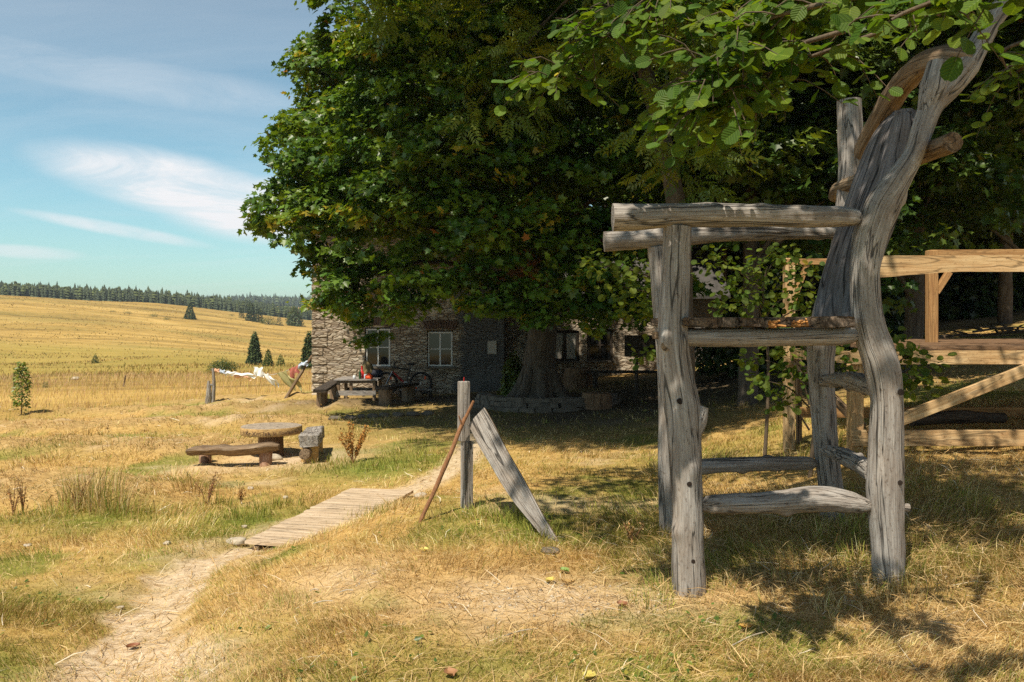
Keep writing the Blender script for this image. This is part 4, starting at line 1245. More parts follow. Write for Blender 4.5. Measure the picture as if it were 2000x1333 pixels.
def wing():
    Y = 30.5
    x0, x1 = -.24, 7.6
    t = thing('house_wing', 'low stone wing with two dark windows set back right of the big maple trunk', 'house', ((x0 + x1) / 2, Y, -.4))
    zz = lambda v: EYE - (v - V0) / F * Y
    xx = lambda u: (u - U0) / F * Y
    holes = [(xx(1074), xx(1131), zz(707), zz(646)), (xx(1147), xx(1197), zz(706), zz(643))]
    mb = MB()
    H0, H1, dp = -1.0, 2.75, 5.0
    wall_holes(mb, x0, x1, H0, H1, Y, .3, holes)
    b = Y + dp; ap = H1 + 1.9
    q = [(x1, Y, H0), (x1, Y, H1), (x1, (Y + b) / 2, ap), (x1, b, H1), (x1, b, H0)]
    mb.add(q, [[4, 3, 2, 1, 0]])
    mb.add([(x0, Y, H0), (x0, Y, H1), (x0, (Y + b) / 2, ap), (x0, b, H1), (x0, b, H0)], [[0, 1, 2, 3, 4]])
    mb.add([(x0, b, H0), (x1, b, H0), (x1, b, H1), (x0, b, H1)], [[3, 2, 1, 0]])
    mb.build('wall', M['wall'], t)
    r = MB(); m = (Y + b) / 2
    for sgn in (-1, 1):
        ey = m + sgn * (dp / 2 + .35); ez = H1 - .25
        P = np.array([[(x0 + .02, ey, ez), (x1 + .2, ey, ez)], [(x0 + .02, m, ap), (x1 + .2, m, ap)]])
        r.grid(P + (0, 0, .15), False); r.grid(P + (0, 0, .03), False)
        r.add([P[0, 0] + (0, 0, .03), P[0, 1] + (0, 0, .03), P[0, 1] + (0, 0, .15), P[0, 0] + (0, 0, .15)], [[0, 1, 2, 3]])
        r.add([P[0, 1] + (0, 0, .03), P[1, 1] + (0, 0, .03), P[1, 1] + (0, 0, .15), P[0, 1] + (0, 0, .15)], [[0, 1, 2, 3]])
    r.build('roof', M['roof'], t)
    for k, h in enumerate(holes):
        w = window(t, h[0] + .02, h[1] - .02, h[2] + .03, h[3] - .03, Y + .08, M['darkwood'], 2, 1 if k == 0 else 2, .07)
        if k == 0:                                    # pale curtains behind the left one
            for c in (.27, .73):
                q = MB(); q.box((h[0] + (h[1] - h[0]) * c, Y + .092, (h[2] + h[3]) / 2), ((h[1] - h[0]) * .30, .006, (h[3] - h[2]) * .8)); q.build('curtain', M['paper'], w)
    # bench, sign board, stumps in front
    g = hit(1225, 757, 15, 29.5)
    bt = thing('bench', 'dark wooden bench in the shade before the low wing', 'bench', g)
    s = MB(); s.box(g + (0, 0, .46), (2.4, .36, .07)); s.build('seat', M['darkwood'], bt)
    for dx in (-.95, .95):
        s = MB(); s.box(g + (dx, 0, .20), (.12, .32, .448)); s.build('leg', M['darkwood'], bt)
    g = hit(1243, 770, 15, 27)
    bt = thing('sign_board', 'dark information board on posts left of the tall chair', 'sign', g)
    k = g[1] / F
    s = MB(); s.tube([g - (0, 0, .2), g + (0, 0, 75 * k + .3)], .05, 8, 12); s.build('post', M['darkwood'], bt)
    g2 = g + (52 * k, .1, 0); s = MB(); s.tube([g2 - (0, 0, .2), g2 + (0, 0, 75 * k + .3)], .05, 8, 12); s.build('post', M['darkwood'], bt)
    s = MB(); s.box((g[0] + 20 * k, g[1] - .09, EYE - (676 - V0) * k), (88 * k, .05, 42 * k)); s.build('panel', M['darkwood'], bt)


wing()


def log_stump(u, v, r, h, label, mat='stumpwood', group='log stumps', y0=8, y1=29):
    g = hit(u, v, y0, y1)
    o = MB(); o.tube([g - (0, 0, .1), g + (.01, 0, h)], [r * 1.12, r], 16, 10, .08, 3)
    return tag(o.build('log_stump', M[mat], None, g), label, 'stump', group)


log_stump(1128, 758, .42, .62, 'fat dark stump beside the house wing, right of the maple trunk')
log_stump(1165, 797, .34, .36, 'low dark stump used as a seat in front of the stone ring')


def stone(u, v, wpx, hpx, label, mat='stone', y0=3.2, group='loose stones', y1=900.0, depth=.7, name='stone', flat=False):
    g = hit(u, v, y0, y1)
    k = g[1] / F
    o = MB()
    o.blob(g + (0, 0, hpx * k * .32), (wpx * k / 2, wpx * k / 2 * depth, hpx * k / 2 * (1 if not flat else 1)), int(u + v), .28, 14, 9, 1.4)
    return tag(o.build(name, M[mat], None, g), label, 'stone', group)


stone(462, 1064, 40, 15, 'flat buff stone at the near end of the boardwalk')
stone(822, 974, 26, 14, 'pale stone beside the far end of the boardwalk')
stone(326, 1065, 15, 9, 'white pebble left of the path')
stone(54, 1068, 16, 6, 'pale stone in dry grass at the left edge')
stone(478, 1032, 12, 7, 'small white stone by the boardwalk corner')
stone(558, 975, 11, 7, 'white stone in grass behind the boardwalk')
stone(489, 957, 12, 8, 'bright white stone nearest the low slab bench')
stone(235, 1190, 16, 7, 'small stone lying on the trodden path')
stone(538, 899, 26, 14, 'rounded stone at the foot of the round table', y0=8)
stone(1075, 1082, 42, 16, 'weathered block half buried beside the leaning slab foot', 'fieldstone')
stone(147, 743, 16, 9, 'grey boulder out in the green valley strip', y0=40)
for i, (u, w, lab) in enumerate(((655, 26, 'leftmost flat kerb stone before the house'), (684, 24, 'second kerb stone from the left before the house'), (706, 15, 'round bluish kerb stone before the house'), (728, 24, 'kerb stone below the table legs'), (752, 22, 'kerb stone right of the table legs'), (778, 26, 'long kerb stone below the bicycle'), (806, 24, 'kerb stone below the rear bicycle wheel'), (835, 22, 'rightmost kerb stone of the row before the house'))):
    stone(u, 821 - i * 1.4, w, 11, lab, 'fieldstone', 12, 'stones edging the yard', 25.0, .5)


def ring_wall():
    bx, by = .9, 21.6
    t = MB(); n = 0
    z0 = gz(bx, by - 1.6)
    for lay in range(3):
        m = 15
        for k in range(m):
            a = math.pi * (1.0 + (k + .5 * (lay % 2) + .2 * rng.random()) / m)
            rx, ry = 1.75 - .06 * lay, 1.55 - .05 * lay
            p = (bx + math.cos(a) * rx, by + math.sin(a) * ry, z0 + .04 + lay * .115)
            t.obox(p, (-math.sin(a) * rx, math.cos(a) * ry, 0), .17 + .05 * rng.random(), (math.cos(a), math.sin(a), 0), .13 + .05 * rng.random(), (0, 0, 1), .05 + .012 * rng.random(), .035)
    tag(t.build('stone_ring', M['fieldstone'], None, (bx, by - 1.5, z0)), 'low dry stone wall curving round the foot of the big maple', 'stone wall')


ring_wall()


def yard():
    # table in front of the left window
    Y0, Y1 = 24.4, 25.6
    a = at(657, 0, Y0)[0]; b = at(734, 0, Y0)[0]
    gzv = min(gz(a, Y0), gz(b, Y0))
    top = EYE - (741 - V0) / F * Y0
    t = thing('plank_table', 'wooden plank table with square legs in front of the left house window', 'table', ((a + b) / 2, (Y0 + Y1) / 2, gzv))
    mb = MB()
    for k in range(7):
        y = Y0 - .06 + (Y1 - Y0 + .12) * (k + .5) / 7
        mb.box(((a + b) / 2, y, top - .02), (b - a + .14, (Y1 - Y0 + .12) / 7 - .006, .04))
    mb.build('tabletop', M['grey'], t)
    for x in (a + .05, b - .05):
        for y in (Y0 + .05, Y1 - .05):
            m = MB(); m.box((x, y, (top - .04 + gzv - .05) / 2), (.09, .09, top - .04 - gzv + .05)); m.build('leg', M['greybrown'], t)
    m = MB(); m.box((a + .42, Y0 + .05, (top - .04 + gzv + .3) / 2), (.08, .06, top - .34 - gzv)); m.build('leg', M['greybrown'], t)
    for y in (Y0 - .006, Y1 + .01):
        m = MB(); m.box(((a + b) / 2, y, gzv + .27), (b - a, .035, .14)); m.build('stretcher', M['grey'], t)
    m = MB(); m.box(((a + b) / 2, Y0 - .004, top - .08), (b - a - .02, .03, .078)); m.build('apron', M['greybrown'], t)
    zt = top
    X = lambda u, y: (u - U0) / F * y
    def cup(u, y):
        m = MB(); m.lathe((X(u, y), y, zt), [(.036, 0), (.042, .01), (.043, .10), (.038, .102)], 14); return m
    tag(cup(692, 24.55).build('mug', M['enamel'], None, (X(692, 24.55), 24.55, zt)), 'white enamel mug on the left of the plank table', 'mug')
    m = MB(); m.lathe((X(703, 24.5), 24.5, zt), [(.036, 0), (.038, .15), (.03, .19), (.015, .23), (.014, .28)], 14)
    bo = m.build('bottle', M['greenglass'], None, (X(703, 24.5), 24.5, zt)); tag(bo, 'green glass bottle standing on the plank table', 'bottle')
    m = MB(); m.lathe((X(707, 24.75), 24.75, zt), [(.055, 0), (.057, .20), (.03, .13), (.03, .31), (.028, .37)], 14)
    bo = m.build('bottle', M['redpaint'], None, (X(707, 24.75), 24.75, zt)); tag(bo, 'taller red bottle behind the green one on the plank table', 'bottle')
    m = MB(); m.lathe((X(714, 24.7), 24.7, zt), [(.04, 0), (.045, .12), (.041, .122)], 14)
    tag(m.build('glass', M['clothblue'], None, (X(714, 24.7), 24.7, zt)), 'pale blue drinking glass between bottles and orange bag', 'glass')
    m = MB(); m.blob((X(721, 24.5), 24.5, zt + .05), (.12, .1, .075), 3, .3); m.blob((X(720, 24.5), 24.52, zt + .12), (.05, .05, .05), 5, .3)
    tag(m.build('orange_bag', M['orangeplastic'], None, (X(721, 24.5), 24.5, zt)), 'bright orange crumpled bag on the plank table', 'bag')
    m = MB(); m.blob((X(718, 25.4), 25.4, zt + .22), (.19, .15, .27), 7, .16); m.blob((X(719, 25.28), 25.26, zt + .13), (.13, .07, .12), 8, .16)
    tag(m.build('backpack', M['khaki'], None, (X(718, 25.4), 25.4, zt)), 'khaki canvas backpack on the far side of the plank table', 'backpack')
    m = MB(); m.blob((X(735, 25.35), 25.35, zt + .11), (.22, .15, .12), 9, .2)
    tag(m.build('dark_bag', M['navy'], None, (X(735, 25.35), 25.35, zt)), 'dark soft bag lying beside the khaki backpack', 'bag')

    def slab_bench(p0, p1, w, label, wall_mat='darkwood', r=.16, ht=.48, fl=(.12, .85)):
        p0 = np.array(p0); p1 = np.array(p1)
        t = thing('slab_bench', label, 'bench', (p0 + p1) / 2, 'benches by the house')
        m = MB(); m.beam(p0 + (0, 0, ht), p1 + (0, 0, ht), w, .07, jit=.02); m.build('seat', M[wall_mat], t)
        for f in fl:
            q = p0 * (1 - f) + p1 * f
            q = np.array([q[0], q[1], gz(q[0], q[1])])
            m = MB(); m.tube([q - (0, 0, .1), (q[0], q[1], p0[2] * (1 - f) + p1[2] * f + ht - .035)], r, 12, 8, .08); m.build('leg', M['greybrown'], t)
    g = hit(624, 800, 10, 25.2); g2 = np.array([-5.45, 26.3, g[2]])
    slab_bench(g, g2, .34, 'dark bench on a log leg left of the plank table', r=.15)
    g = hit(754, 792, 10, 25); 
    slab_bench(g - (.08, .25, 0), g + (.55, 1.5, .0), .42, 'dark slab bench on a stout log right of the plank table', r=.19)
    # low plank with things under it
    p = hit(812, 777, 10, 26.4)
    t = thing('low_shelf', 'low plank shelf below the bicycle wheel', 'shelf', p)
    m = MB(); m.box(p + (0, 0, .24), (1.0, .25, .035)); m.build('plank', M['grey'], t)
    for dx in (-.44, .44):
        m = MB(); m.box(p + (dx, .05, .11), (.09, .18, .22)); m.build('leg', M['darkwood'], t)
    m = MB(); m.box(p + (-.18, -.05, .10), (.22, .2, .2)); tag(m.build('black_box', M['black'], None, p + (-.18, -.05, 0)), 'small black box tucked under the low plank', 'box')
    m = MB(); m.tube([p + (.1, -.14, .1), p + (.1, .1, .1)], .1, 14, 5, .05); tag(m.build('firewood_log', M['greybrown'], None, p + (.1, 0, 0)), 'short round log lying under the low plank', 'log')


yard()


def bicycle():
    Y = 26.35
    X = lambda u: (u - U0) / F * Y
    Z = lambda v: EYE - (v - V0) / F * Y
    rc = np.array([X(822), Y, Z(749)]); fc = np.array([X(756), Y - .12, Z(749)]); r = .335
    gzv = gz(X(790), Y)
    t = thing('bicycle', 'black mountain bike with red frame tube leaning against the house wall', 'bicycle', (X(790), Y, gzv))
    def wheel(c):
        a = np.linspace(0, 2 * math.pi, 33)
        m = MB(); m.tube([c + (math.cos(q) * r, 0, math.sin(q) * r) for q in a], .028, 8, 66, 0, 1, False)
        w = m.build('wheel', M['black'], t)
        m = MB(); m.tube([c + (math.cos(q) * (r - .035), 0, math.sin(q) * (r - .035)) for q in a], .012, 6, 50, 0, 1, False); m.build('rim', M['black'], w)
        m = MB()
        for q in range(16):
            m.tube([c + (0, (-1) ** q * .02, 0), c + (math.cos(q * .3927) * (r - .04), 0, math.sin(q * .3927) * (r - .04))], .0022, 4, 2, 0, 1, False)
        m.tube([c + (0, -.05, 0), c + (0, .05, 0)], .028, 10, 3, 0); m.build('spokes', M['steel'], w)
        for q in (.9, 4.0):
            m = MB(); m.box(c + (math.cos(q) * .22, -.01, math.sin(q) * .22), (.05, .012, .09), 0)
            m.build('reflector', M['orangeplastic'], w)
    wheel(rc); wheel(fc)
    bb = rc * .56 + fc * .44 + (0, 0, -.03); seat = rc * .70 + fc * .30 + (0, 0, .50); head = fc * .80 + rc * .20 + (0, 0, .50); head2 = head + (-.03, 0, -.13) * np.array([1, 1, 1])
    m = MB()
    m.tube([bb, seat], .02, 8, 4, 0); m.tube([head, seat * .85 + bb * .15], .022, 8, 4, 0)
    m.tube([rc + (0, .05, 0), bb], .013, 6, 3, 0); m.tube([rc + (0, .05, 0), seat * .85 + bb * .15], .011, 6, 3, 0)
    m.build('frame', M['black'], t)
    m = MB(); m.tube([head2, bb], .03, 8, 4, 0); m.build('down_tube', M['redpaint'], t)
    m = MB()
    for s_ in (-.06, .06):
        m.tube([fc + (0, s_, 0), head2 + (0, s_ * .7, 0)], .016, 7, 4, 0)
    m.build('fork', M['steel'], t)
    m = MB(); m.tube([head, head + (.04, 0, .16)], .02, 7, 3, 0)
    m.tube([head + (.10, -.30, .17), head + (.02, 0, .16), head + (.10, .18, .17)], .014, 7, 8, 0); m.build('handlebar', M['black'], t)
    m = MB(); m.blob(seat + (.02, 0, .1), (.14, .07, .04), 2, .1); m.tube([seat, seat + (0, 0, .1)], .013, 6, 2, 0); m.build('saddle', M['black'], t)
    m = MB(); m.lathe(bb, [(.09, -.006), (.09, .006)], 18)
    m = MB(); m.tube([bb + (0, -.06, 0), bb + (0, -.072, 0)], .09, 18, 2, 0); m.tube([bb + (0, -.08, 0), bb + (.08, -.08, -.15)], .012, 6, 2, 0); m.box(bb + (.09, -.12, -.15), (.09, .08, .02)); m.build('crank', M['steel'], t)


bicycle()

# ------------------------------------------------------------------ washing line
def washing():
    g = hit(414, 786, 10, 60); k = g[1] / F
    t = thing('forked_post', 'grey forked stump post holding the left end of the washing line', 'post', g)
    m = MB()
    m.tube([g + (.02, 0, -.15), g + (4 * k, 0, 30 * k), g + (3 * k, 0, 52 * k), g + (2 * k, 0, 66 * k)], [4 * k, 3.4 * k, 2.8 * k, 3 * k], 10, 16, .12, 4)
    m.tube([g + (-8 * k, -.05, -.15), g + (-5 * k, -.05, 10 * k), g + (-5 * k, -.05, 28 * k), g + (-5.5 * k, -.05, 42 * k)], [5 * k, 6 * k, 4.2 * k, 2.4 * k], 10, 14, .2, 4)
    m.tube([g + (-6 * k, -.05, 34 * k), g + (3 * k, 0, 33 * k)], [2.4 * k, 2.4 * k], 8, 5, .1)
    m.build('trunk', M['grey'], t)
    a = g + (3 * k, 0, 64 * k)
    h = hit(557, 779, 10, 60); kh = h[1] / F
    t = thing('leaning_pole', 'brown pole leaning right at the end of the washing line beside the house', 'pole', h)
    m = MB(); tp = h + (50 * kh, .2, 84 * kh)
    m.tube([h - (.1, 0, .2), h + (25 * kh, .1, 42 * kh), tp], [3.6 * kh, 3.2 * kh, 2.6 * kh], 9, 24, .1, 4, knots=5); m.build('pole', M['greybrown'], t)
    b = h + (45 * kh, .1, 73 * kh)
    line = catmull([a, a * .75 + b * .25 + (0, 0, -.20), a * .36 + b * .64 + (0, 0, -.34), b], 90)
    m = MB(); m.tube(line[::6], .012, 5, 30, 0, 1, False)
    tag(m.build('washing_line', M['rope'], None, a), 'sagging rope of the washing line between forked post and leaning pole', 'rope')
    def cloth(f0, f1, drop, mat, name, label, sway=.0, up=.04, tw=.15, cut=1.0):
        i0, i1 = int(f0 * 89), max(int(f1 * 89), int(f0 * 89) + 3)
        L_ = line[i0:i1 + 1]; n = len(L_); s = np.linspace(0, 1, n)
        L_ = catmull(L_, 24); s = np.linspace(0, 1, 24)
        rows = 9
        for_ = []
        for q in range(rows):
            f = q / (rows - 1)
            wv = np.sin(s * 11 + q * .7) * .05 * f + np.sin(s * 5 + 2) * .07 * f
            dz = -drop * f * (cut + (1 - cut) * s) * (.8 + .35 * np.sin(s * 7 + 1))
            for_.append(L_ + np.stack([sway * f ** 1.3 * np.ones(24) + .03 * np.sin(s * 9 + q), -.03 + wv - .015, up * (1 - f) + dz + .02 * np.sin(s * 17)], -1))
        A = np.array(for_)
        m = MB(); m.grid(A); m.grid((A + (0, .012, 0))[::-1])
        A2 = A + (0, .012, 0)
        m.grid(np.array([A[0], A2[0]])); m.grid(np.array([A2[-1], A[-1]])); m.grid(np.array([A[:, -1], A2[:, -1]])); m.grid(np.array([A2[:, 0], A[:, 0]]))
        tag(m.build(name, M[mat], None, L_[12]), label, 'laundry', 'laundry on the line')
    cloth(.02, .09, .10, 'clothpeach', 'laundry_cloth', 'small peach cloth at the left end of the washing line', .05)
    cloth(.09, .19, .11, 'clothblue', 'laundry_shirt', 'striped grey and white garment second from the left on the line', .05)
    cloth(.19, .50, .09, 'clothwhite', 'laundry_sheet', 'long rolled white sheet along the washing line', .06, cut=1.2)
    cloth(.30, .46, .17, 'clothpeach', 'laundry_towel', 'peach towel hanging below the white sheet', .1, -.06)
    cloth(.50, .58, .06, 'clothwhite', 'laundry_pillowcase', 'white pillowcase bulging above the line', .05, .26)
    cloth(.575, .62, .34, 'clothwhite', 'laundry_towel', 'white towel blowing down to the right on the line', .38, .05)
    cloth(.70, .79, .62, 'clotholive', 'laundry_blanket', 'olive green cloth hanging slack beside the leaning pole', .55, .02, cut=.8)
    cloth(.81, .90, .34, 'clothred', 'laundry_shirt', 'dark red shirt near the leaning pole', .12, .02)
    cloth(.91, .99, .12, 'clothblue', 'laundry_sock', 'pale blue rag at the top of the leaning pole')
    for u, v, hp, lean, lab in ((27, 762, 34, 0, 'short dark fence stake behind the leafy sapling'), (240, 756, 22, .12, 'thin leaning fence stake alone in the tall grass')):
        g = hit(u, v, 10, 90); k = g[1] / F
        m = MB(); m.tube([g - (0, 0, .2), g + (lean * hp * k * 2, 0, hp * k)], [1.8 * k, 1.5 * k], 8, 8, .1)
        tag(m.build('fence_stake', M['greybrown'], None, g), lab, 'stake', 'fence stakes')


washing()

# ------------------------------------------------------------------ round table group
def table_group():
    c = at(529, 893, 14.3); c[2] = gz(c[0], c[1])
    top = EYE - (832 - V0) / F * 14.3
    t = thing('round_table', 'round wooden table cut from a log slice with carved letters on its rim', 'table', c)
    m = MB(); m.tube([c - (0, 0, .15), (c[0], c[1], top - .13)], [.215, .205], 24, 14, .05, 2); m.build('pedestal', M['stumpwood'], t)
    m = MB()
    th = np.linspace(0, 2 * math.pi, 64, endpoint=False)
    rr = .505 * (1 + .015 * np.sin(th * 3 + 1) + .01 * np.sin(th * 7))
    ring = lambda k, z: np.stack([c[0] + np.cos(th) * rr * k, c[1] + np.sin(th) * rr * k, np.full(64, z)], -1)
    V = np.vstack([ring(.98, top - .13), ring(1, top - .118), ring(1, top - .012), ring(.985, top)])
    G = np.vstack([np.stack([th * .5, np.full(64, z), np.zeros(64)], -1) for z in (0, .01, .12, .13)])
    m.add(V, [[i * 64 + j, i * 64 + (j + 1) % 64, (i + 1) * 64 + (j + 1) % 64, (i + 1) * 64 + j] for i in range(3) for j in range(64)], G, True)
    rim = m.build('rim', M['rim'], t)
    # letters cut into the rim
    cu = bpy.data.curves.new('carving', 'FONT'); cu.body = 'I Kr Xm Iab Js Stefan 51'; cu.size = .088; cu.extrude = .003; cu.space_character = 1.02; cu.resolution_u = 2
    tmp = bpy.data.objects.new('carving', cu); col.objects.link(tmp)
    bpy.context.view_layer.update()
    me = bpy.data.meshes.new_from_object(tmp.evaluated_get(bpy.context.evaluated_depsgraph_get()))
    co = np.array([v.co[:] for v in me.vertices]); w = co[:, 0].max() - co[:, 0].min()
    span = 1.02; s_ = span / w
    a = -math.pi / 2 - math.atan2(c[0], c[1]) * 1 + ((co[:, 0] - co[:, 0].min()) * s_ - span / 2) / .51
    r_ = .513 + co[:, 2]
    V = np.stack([c[0] + np.cos(a) * r_, c[1] + np.sin(a) * r_, top - .098 + co[:, 1]], -1)
    L_ = [i for p in me.polygons for i in p.vertices]; S_ = [len(p.vertices) for p in me.polygons]
    col.objects.unlink(tmp); bpy.data.objects.remove(tmp)
    np_mesh('carved_letters', V, L_, S_, M['stumpwood'], rim)
    m = MB()
    rings = [.985, .8, .6, .4, .2, .03]
    V = np.vstack([ring(k, top + (.004 if k < .98 else 0)) + (0, 0, .0) for k in rings])
    G = np.vstack([np.stack([np.full(64, k * 2.0), np.cos(th) * .2, np.sin(th) * .2], -1) for k in rings])
    m.add(V, [[i * 64 + j, i * 64 + (j + 1) % 64, (i + 1) * 64 + (j + 1) % 64, (i + 1) * 64 + j] for i in range(5) for j in range(64)] + [[5 * 64 + j for j in range(64)]], G, True)
    m.build('tabletop', M['tabletop'], t)

    # low slab bench in front: a split log with a splintered right end
    a = at(372, 878, 13.45); b = at(545, 869, 13.35)
    g0 = hit(398, 905, 8); g1 = hit(517, 911, 8)
    t = thing('log_bench', 'long low half log bench with splintered end in front of the round table', 'bench', (a + b) / 2 * (1, 1, 0) + (0, 0, g0[2]), 'log benches round the table')
    m = MB()
    n = 22; prof = [(-.20, -.012), (-.19, .02), (-.08, .028), (.06, .03), (.19, .022), (.21, -.01), (.14, -.10), (0, -.15), (-.14, -.10)]
    rows = []
    for i in range(n):
        f = i / (n - 1); p = a * (1 - f) + b * f
        nz = (vnoise(np.array([f * 9]), np.array([1.])) - .5)[0]
        wsc = 1.0 - .62 * max(0, (f - .82) / .18) + .16 * nz
        hsc = (.75 + .25 * f) * (1 - .5 * max(0, (f - .85) / .15))
        rows.append([p + (0.0, x * wsc, z * hsc + .035 * nz) for x, z in prof] + [])
    A = np.array(rows); A = np.concatenate([A, A[:, :1]], 1)
    V = A.reshape(-1, 3); k_ = A.shape[1]
    G = np.array([[i * .08 + 3, prof[j % 9][0], prof[j % 9][1]] for i in range(n) for j in range(k_)])
    m.add(V, [[i * k_ + j, (i + 1) * k_ + j, (i + 1) * k_ + j + 1, i * k_ + j + 1] for i in range(n - 1) for j in range(k_ - 1)], G, True)
    m.add(A[0, :-1], [list(range(9))]); m.add(A[-1, :-1], [list(range(9))[::-1]])
    m.build('seat', M['greybrown'], t)
    for g, u in ((g0, 398), (g1, 517)):
        q = g + (0, .05, 0); zt = (a[2] if u == 398 else b[2]) - .07
        m = MB(); m.tube([q - (0, 0, .12), (q[0] - .02, q[1] + .08, zt)], [.095, .105], 14, 8, .06); m.build('leg', M['logred'], t)

    # thick bench on the right, seen end on
    g = hit(606, 899, 8); zt = EYE - (848 - V0) / F * 13.3
    t = thing('log_bench', 'short thick cracked slab bench seen end on, right of the round table', 'bench', g, 'log benches round the table')
    A0 = np.array([at(605, 0, 13.3)[0], 13.25, zt - .1]); A1 = np.array([at(617, 0, 14.9)[0], 14.9, zt - .17])
    m = MB(); m.tube([A0, A0 * .5 + A1 * .5, A1], [.155, .17, .16], 4, 18, .09, 6, flat=1.0)
    m = MB()
    for k in range(3):
        f0, f1 = k / 3 + .004, (k + 1) / 3 - .004
        m.beam(A0 * (1 - f0) + A1 * f0, A0 * (1 - f1) + A1 * f1, .30, .19, jit=.03)
    m.build('seat', M['grey'], t)
    for q, y in ((0, 13.5), (1, 14.6)):
        f = (y - 13.25) / 1.65; p = A0 * (1 - f) + A1 * f
        zg = gz(p[0], y)
        m = MB(); m.tube([(p[0], y, zg - .12), (p[0], y, p[2] - .10)], [.145, .135], 14, 8, .06); lg = m.build('leg', M['rim'], t)
    m = MB(); m.tube([(A0[0] - .06, 13.2, g[2] + .17), (A0[0] - .06, 13.5, g[2] + .17)], .085, 14, 5, .05); m.build('peg', M['greybrown'], t)
    # far bench
    p0 = at(430, 864, 15.9); p1 = at(476, 864, 16.1)
    t = thing('log_bench', 'grey slab bench mostly hidden behind the long low bench', 'bench', (p0[0], p0[1], gz(p0[0], p0[1])), 'log benches round the table')
    m = MB(); m.beam(p0 - (.1, 0, .05), p1 + (.5, 0, -.05), .4, .09, jit=.03); m.build('seat', M['grey'], t)
    for q in (p0 + (.1, 0, 0), p1 + (.3, 0, 0)):
        m = MB(); m.tube([(q[0], q[1], gz(q[0], q[1]) - .1), (q[0], q[1], q[2] - .09)], .1, 12, 6, .06); m.build('leg', M['stumpwood'], t)


table_group()


def boardwalk():
    A0 = np.array([-2.47, 7.85]); A1 = np.array([-1.9, 10.12]); B1 = np.array([-1.17, 9.93]); B0 = np.array([-1.76, 7.62])
    z = -.335
    t = thing('boardwalk', 'sloping wooden boardwalk of narrow sun bleached planks across the dip', 'boardwalk', ((A0 + B1) / 2)[0:2].tolist() + [z])
    m = MB(); n = 25
    for k in range(n):
        f0 = (k + .5) / n
        p = A0 * (1 - f0) + A1 * f0; q = B0 * (1 - f0) + B1 * f0
        e = (rng.random(2) - .5) * .035
        d = (q - p) / np.linalg.norm(q - p)
        p = p + d * e[0] - d * .02; q = q + d * e[1]
        w = np.linalg.norm(A1 - A0) / n
        zz = z + .05 * (f0 - .5) * 0 + (rng.random() - .5) * .008
        m.beam((*p, zz - .05 + .10 * f0 * .5), (*q, zz - .05 + .05 * f0 + .012), w - .010, .032, jit=.004)
    m.build('planks', M['deckwood'], t)
    for a, b in ((A0, A1), (B0, B1)):
        m = MB(); dd = (B0 - A0) / np.linalg.norm(B0 - A0) * (.1 if a is A0 else -.1)
        m.beam((*(a + dd), z - .13), (*(b + dd), z - .085), .07, .1); m.build('bearer', M['greybrown'], t)


boardwalk()


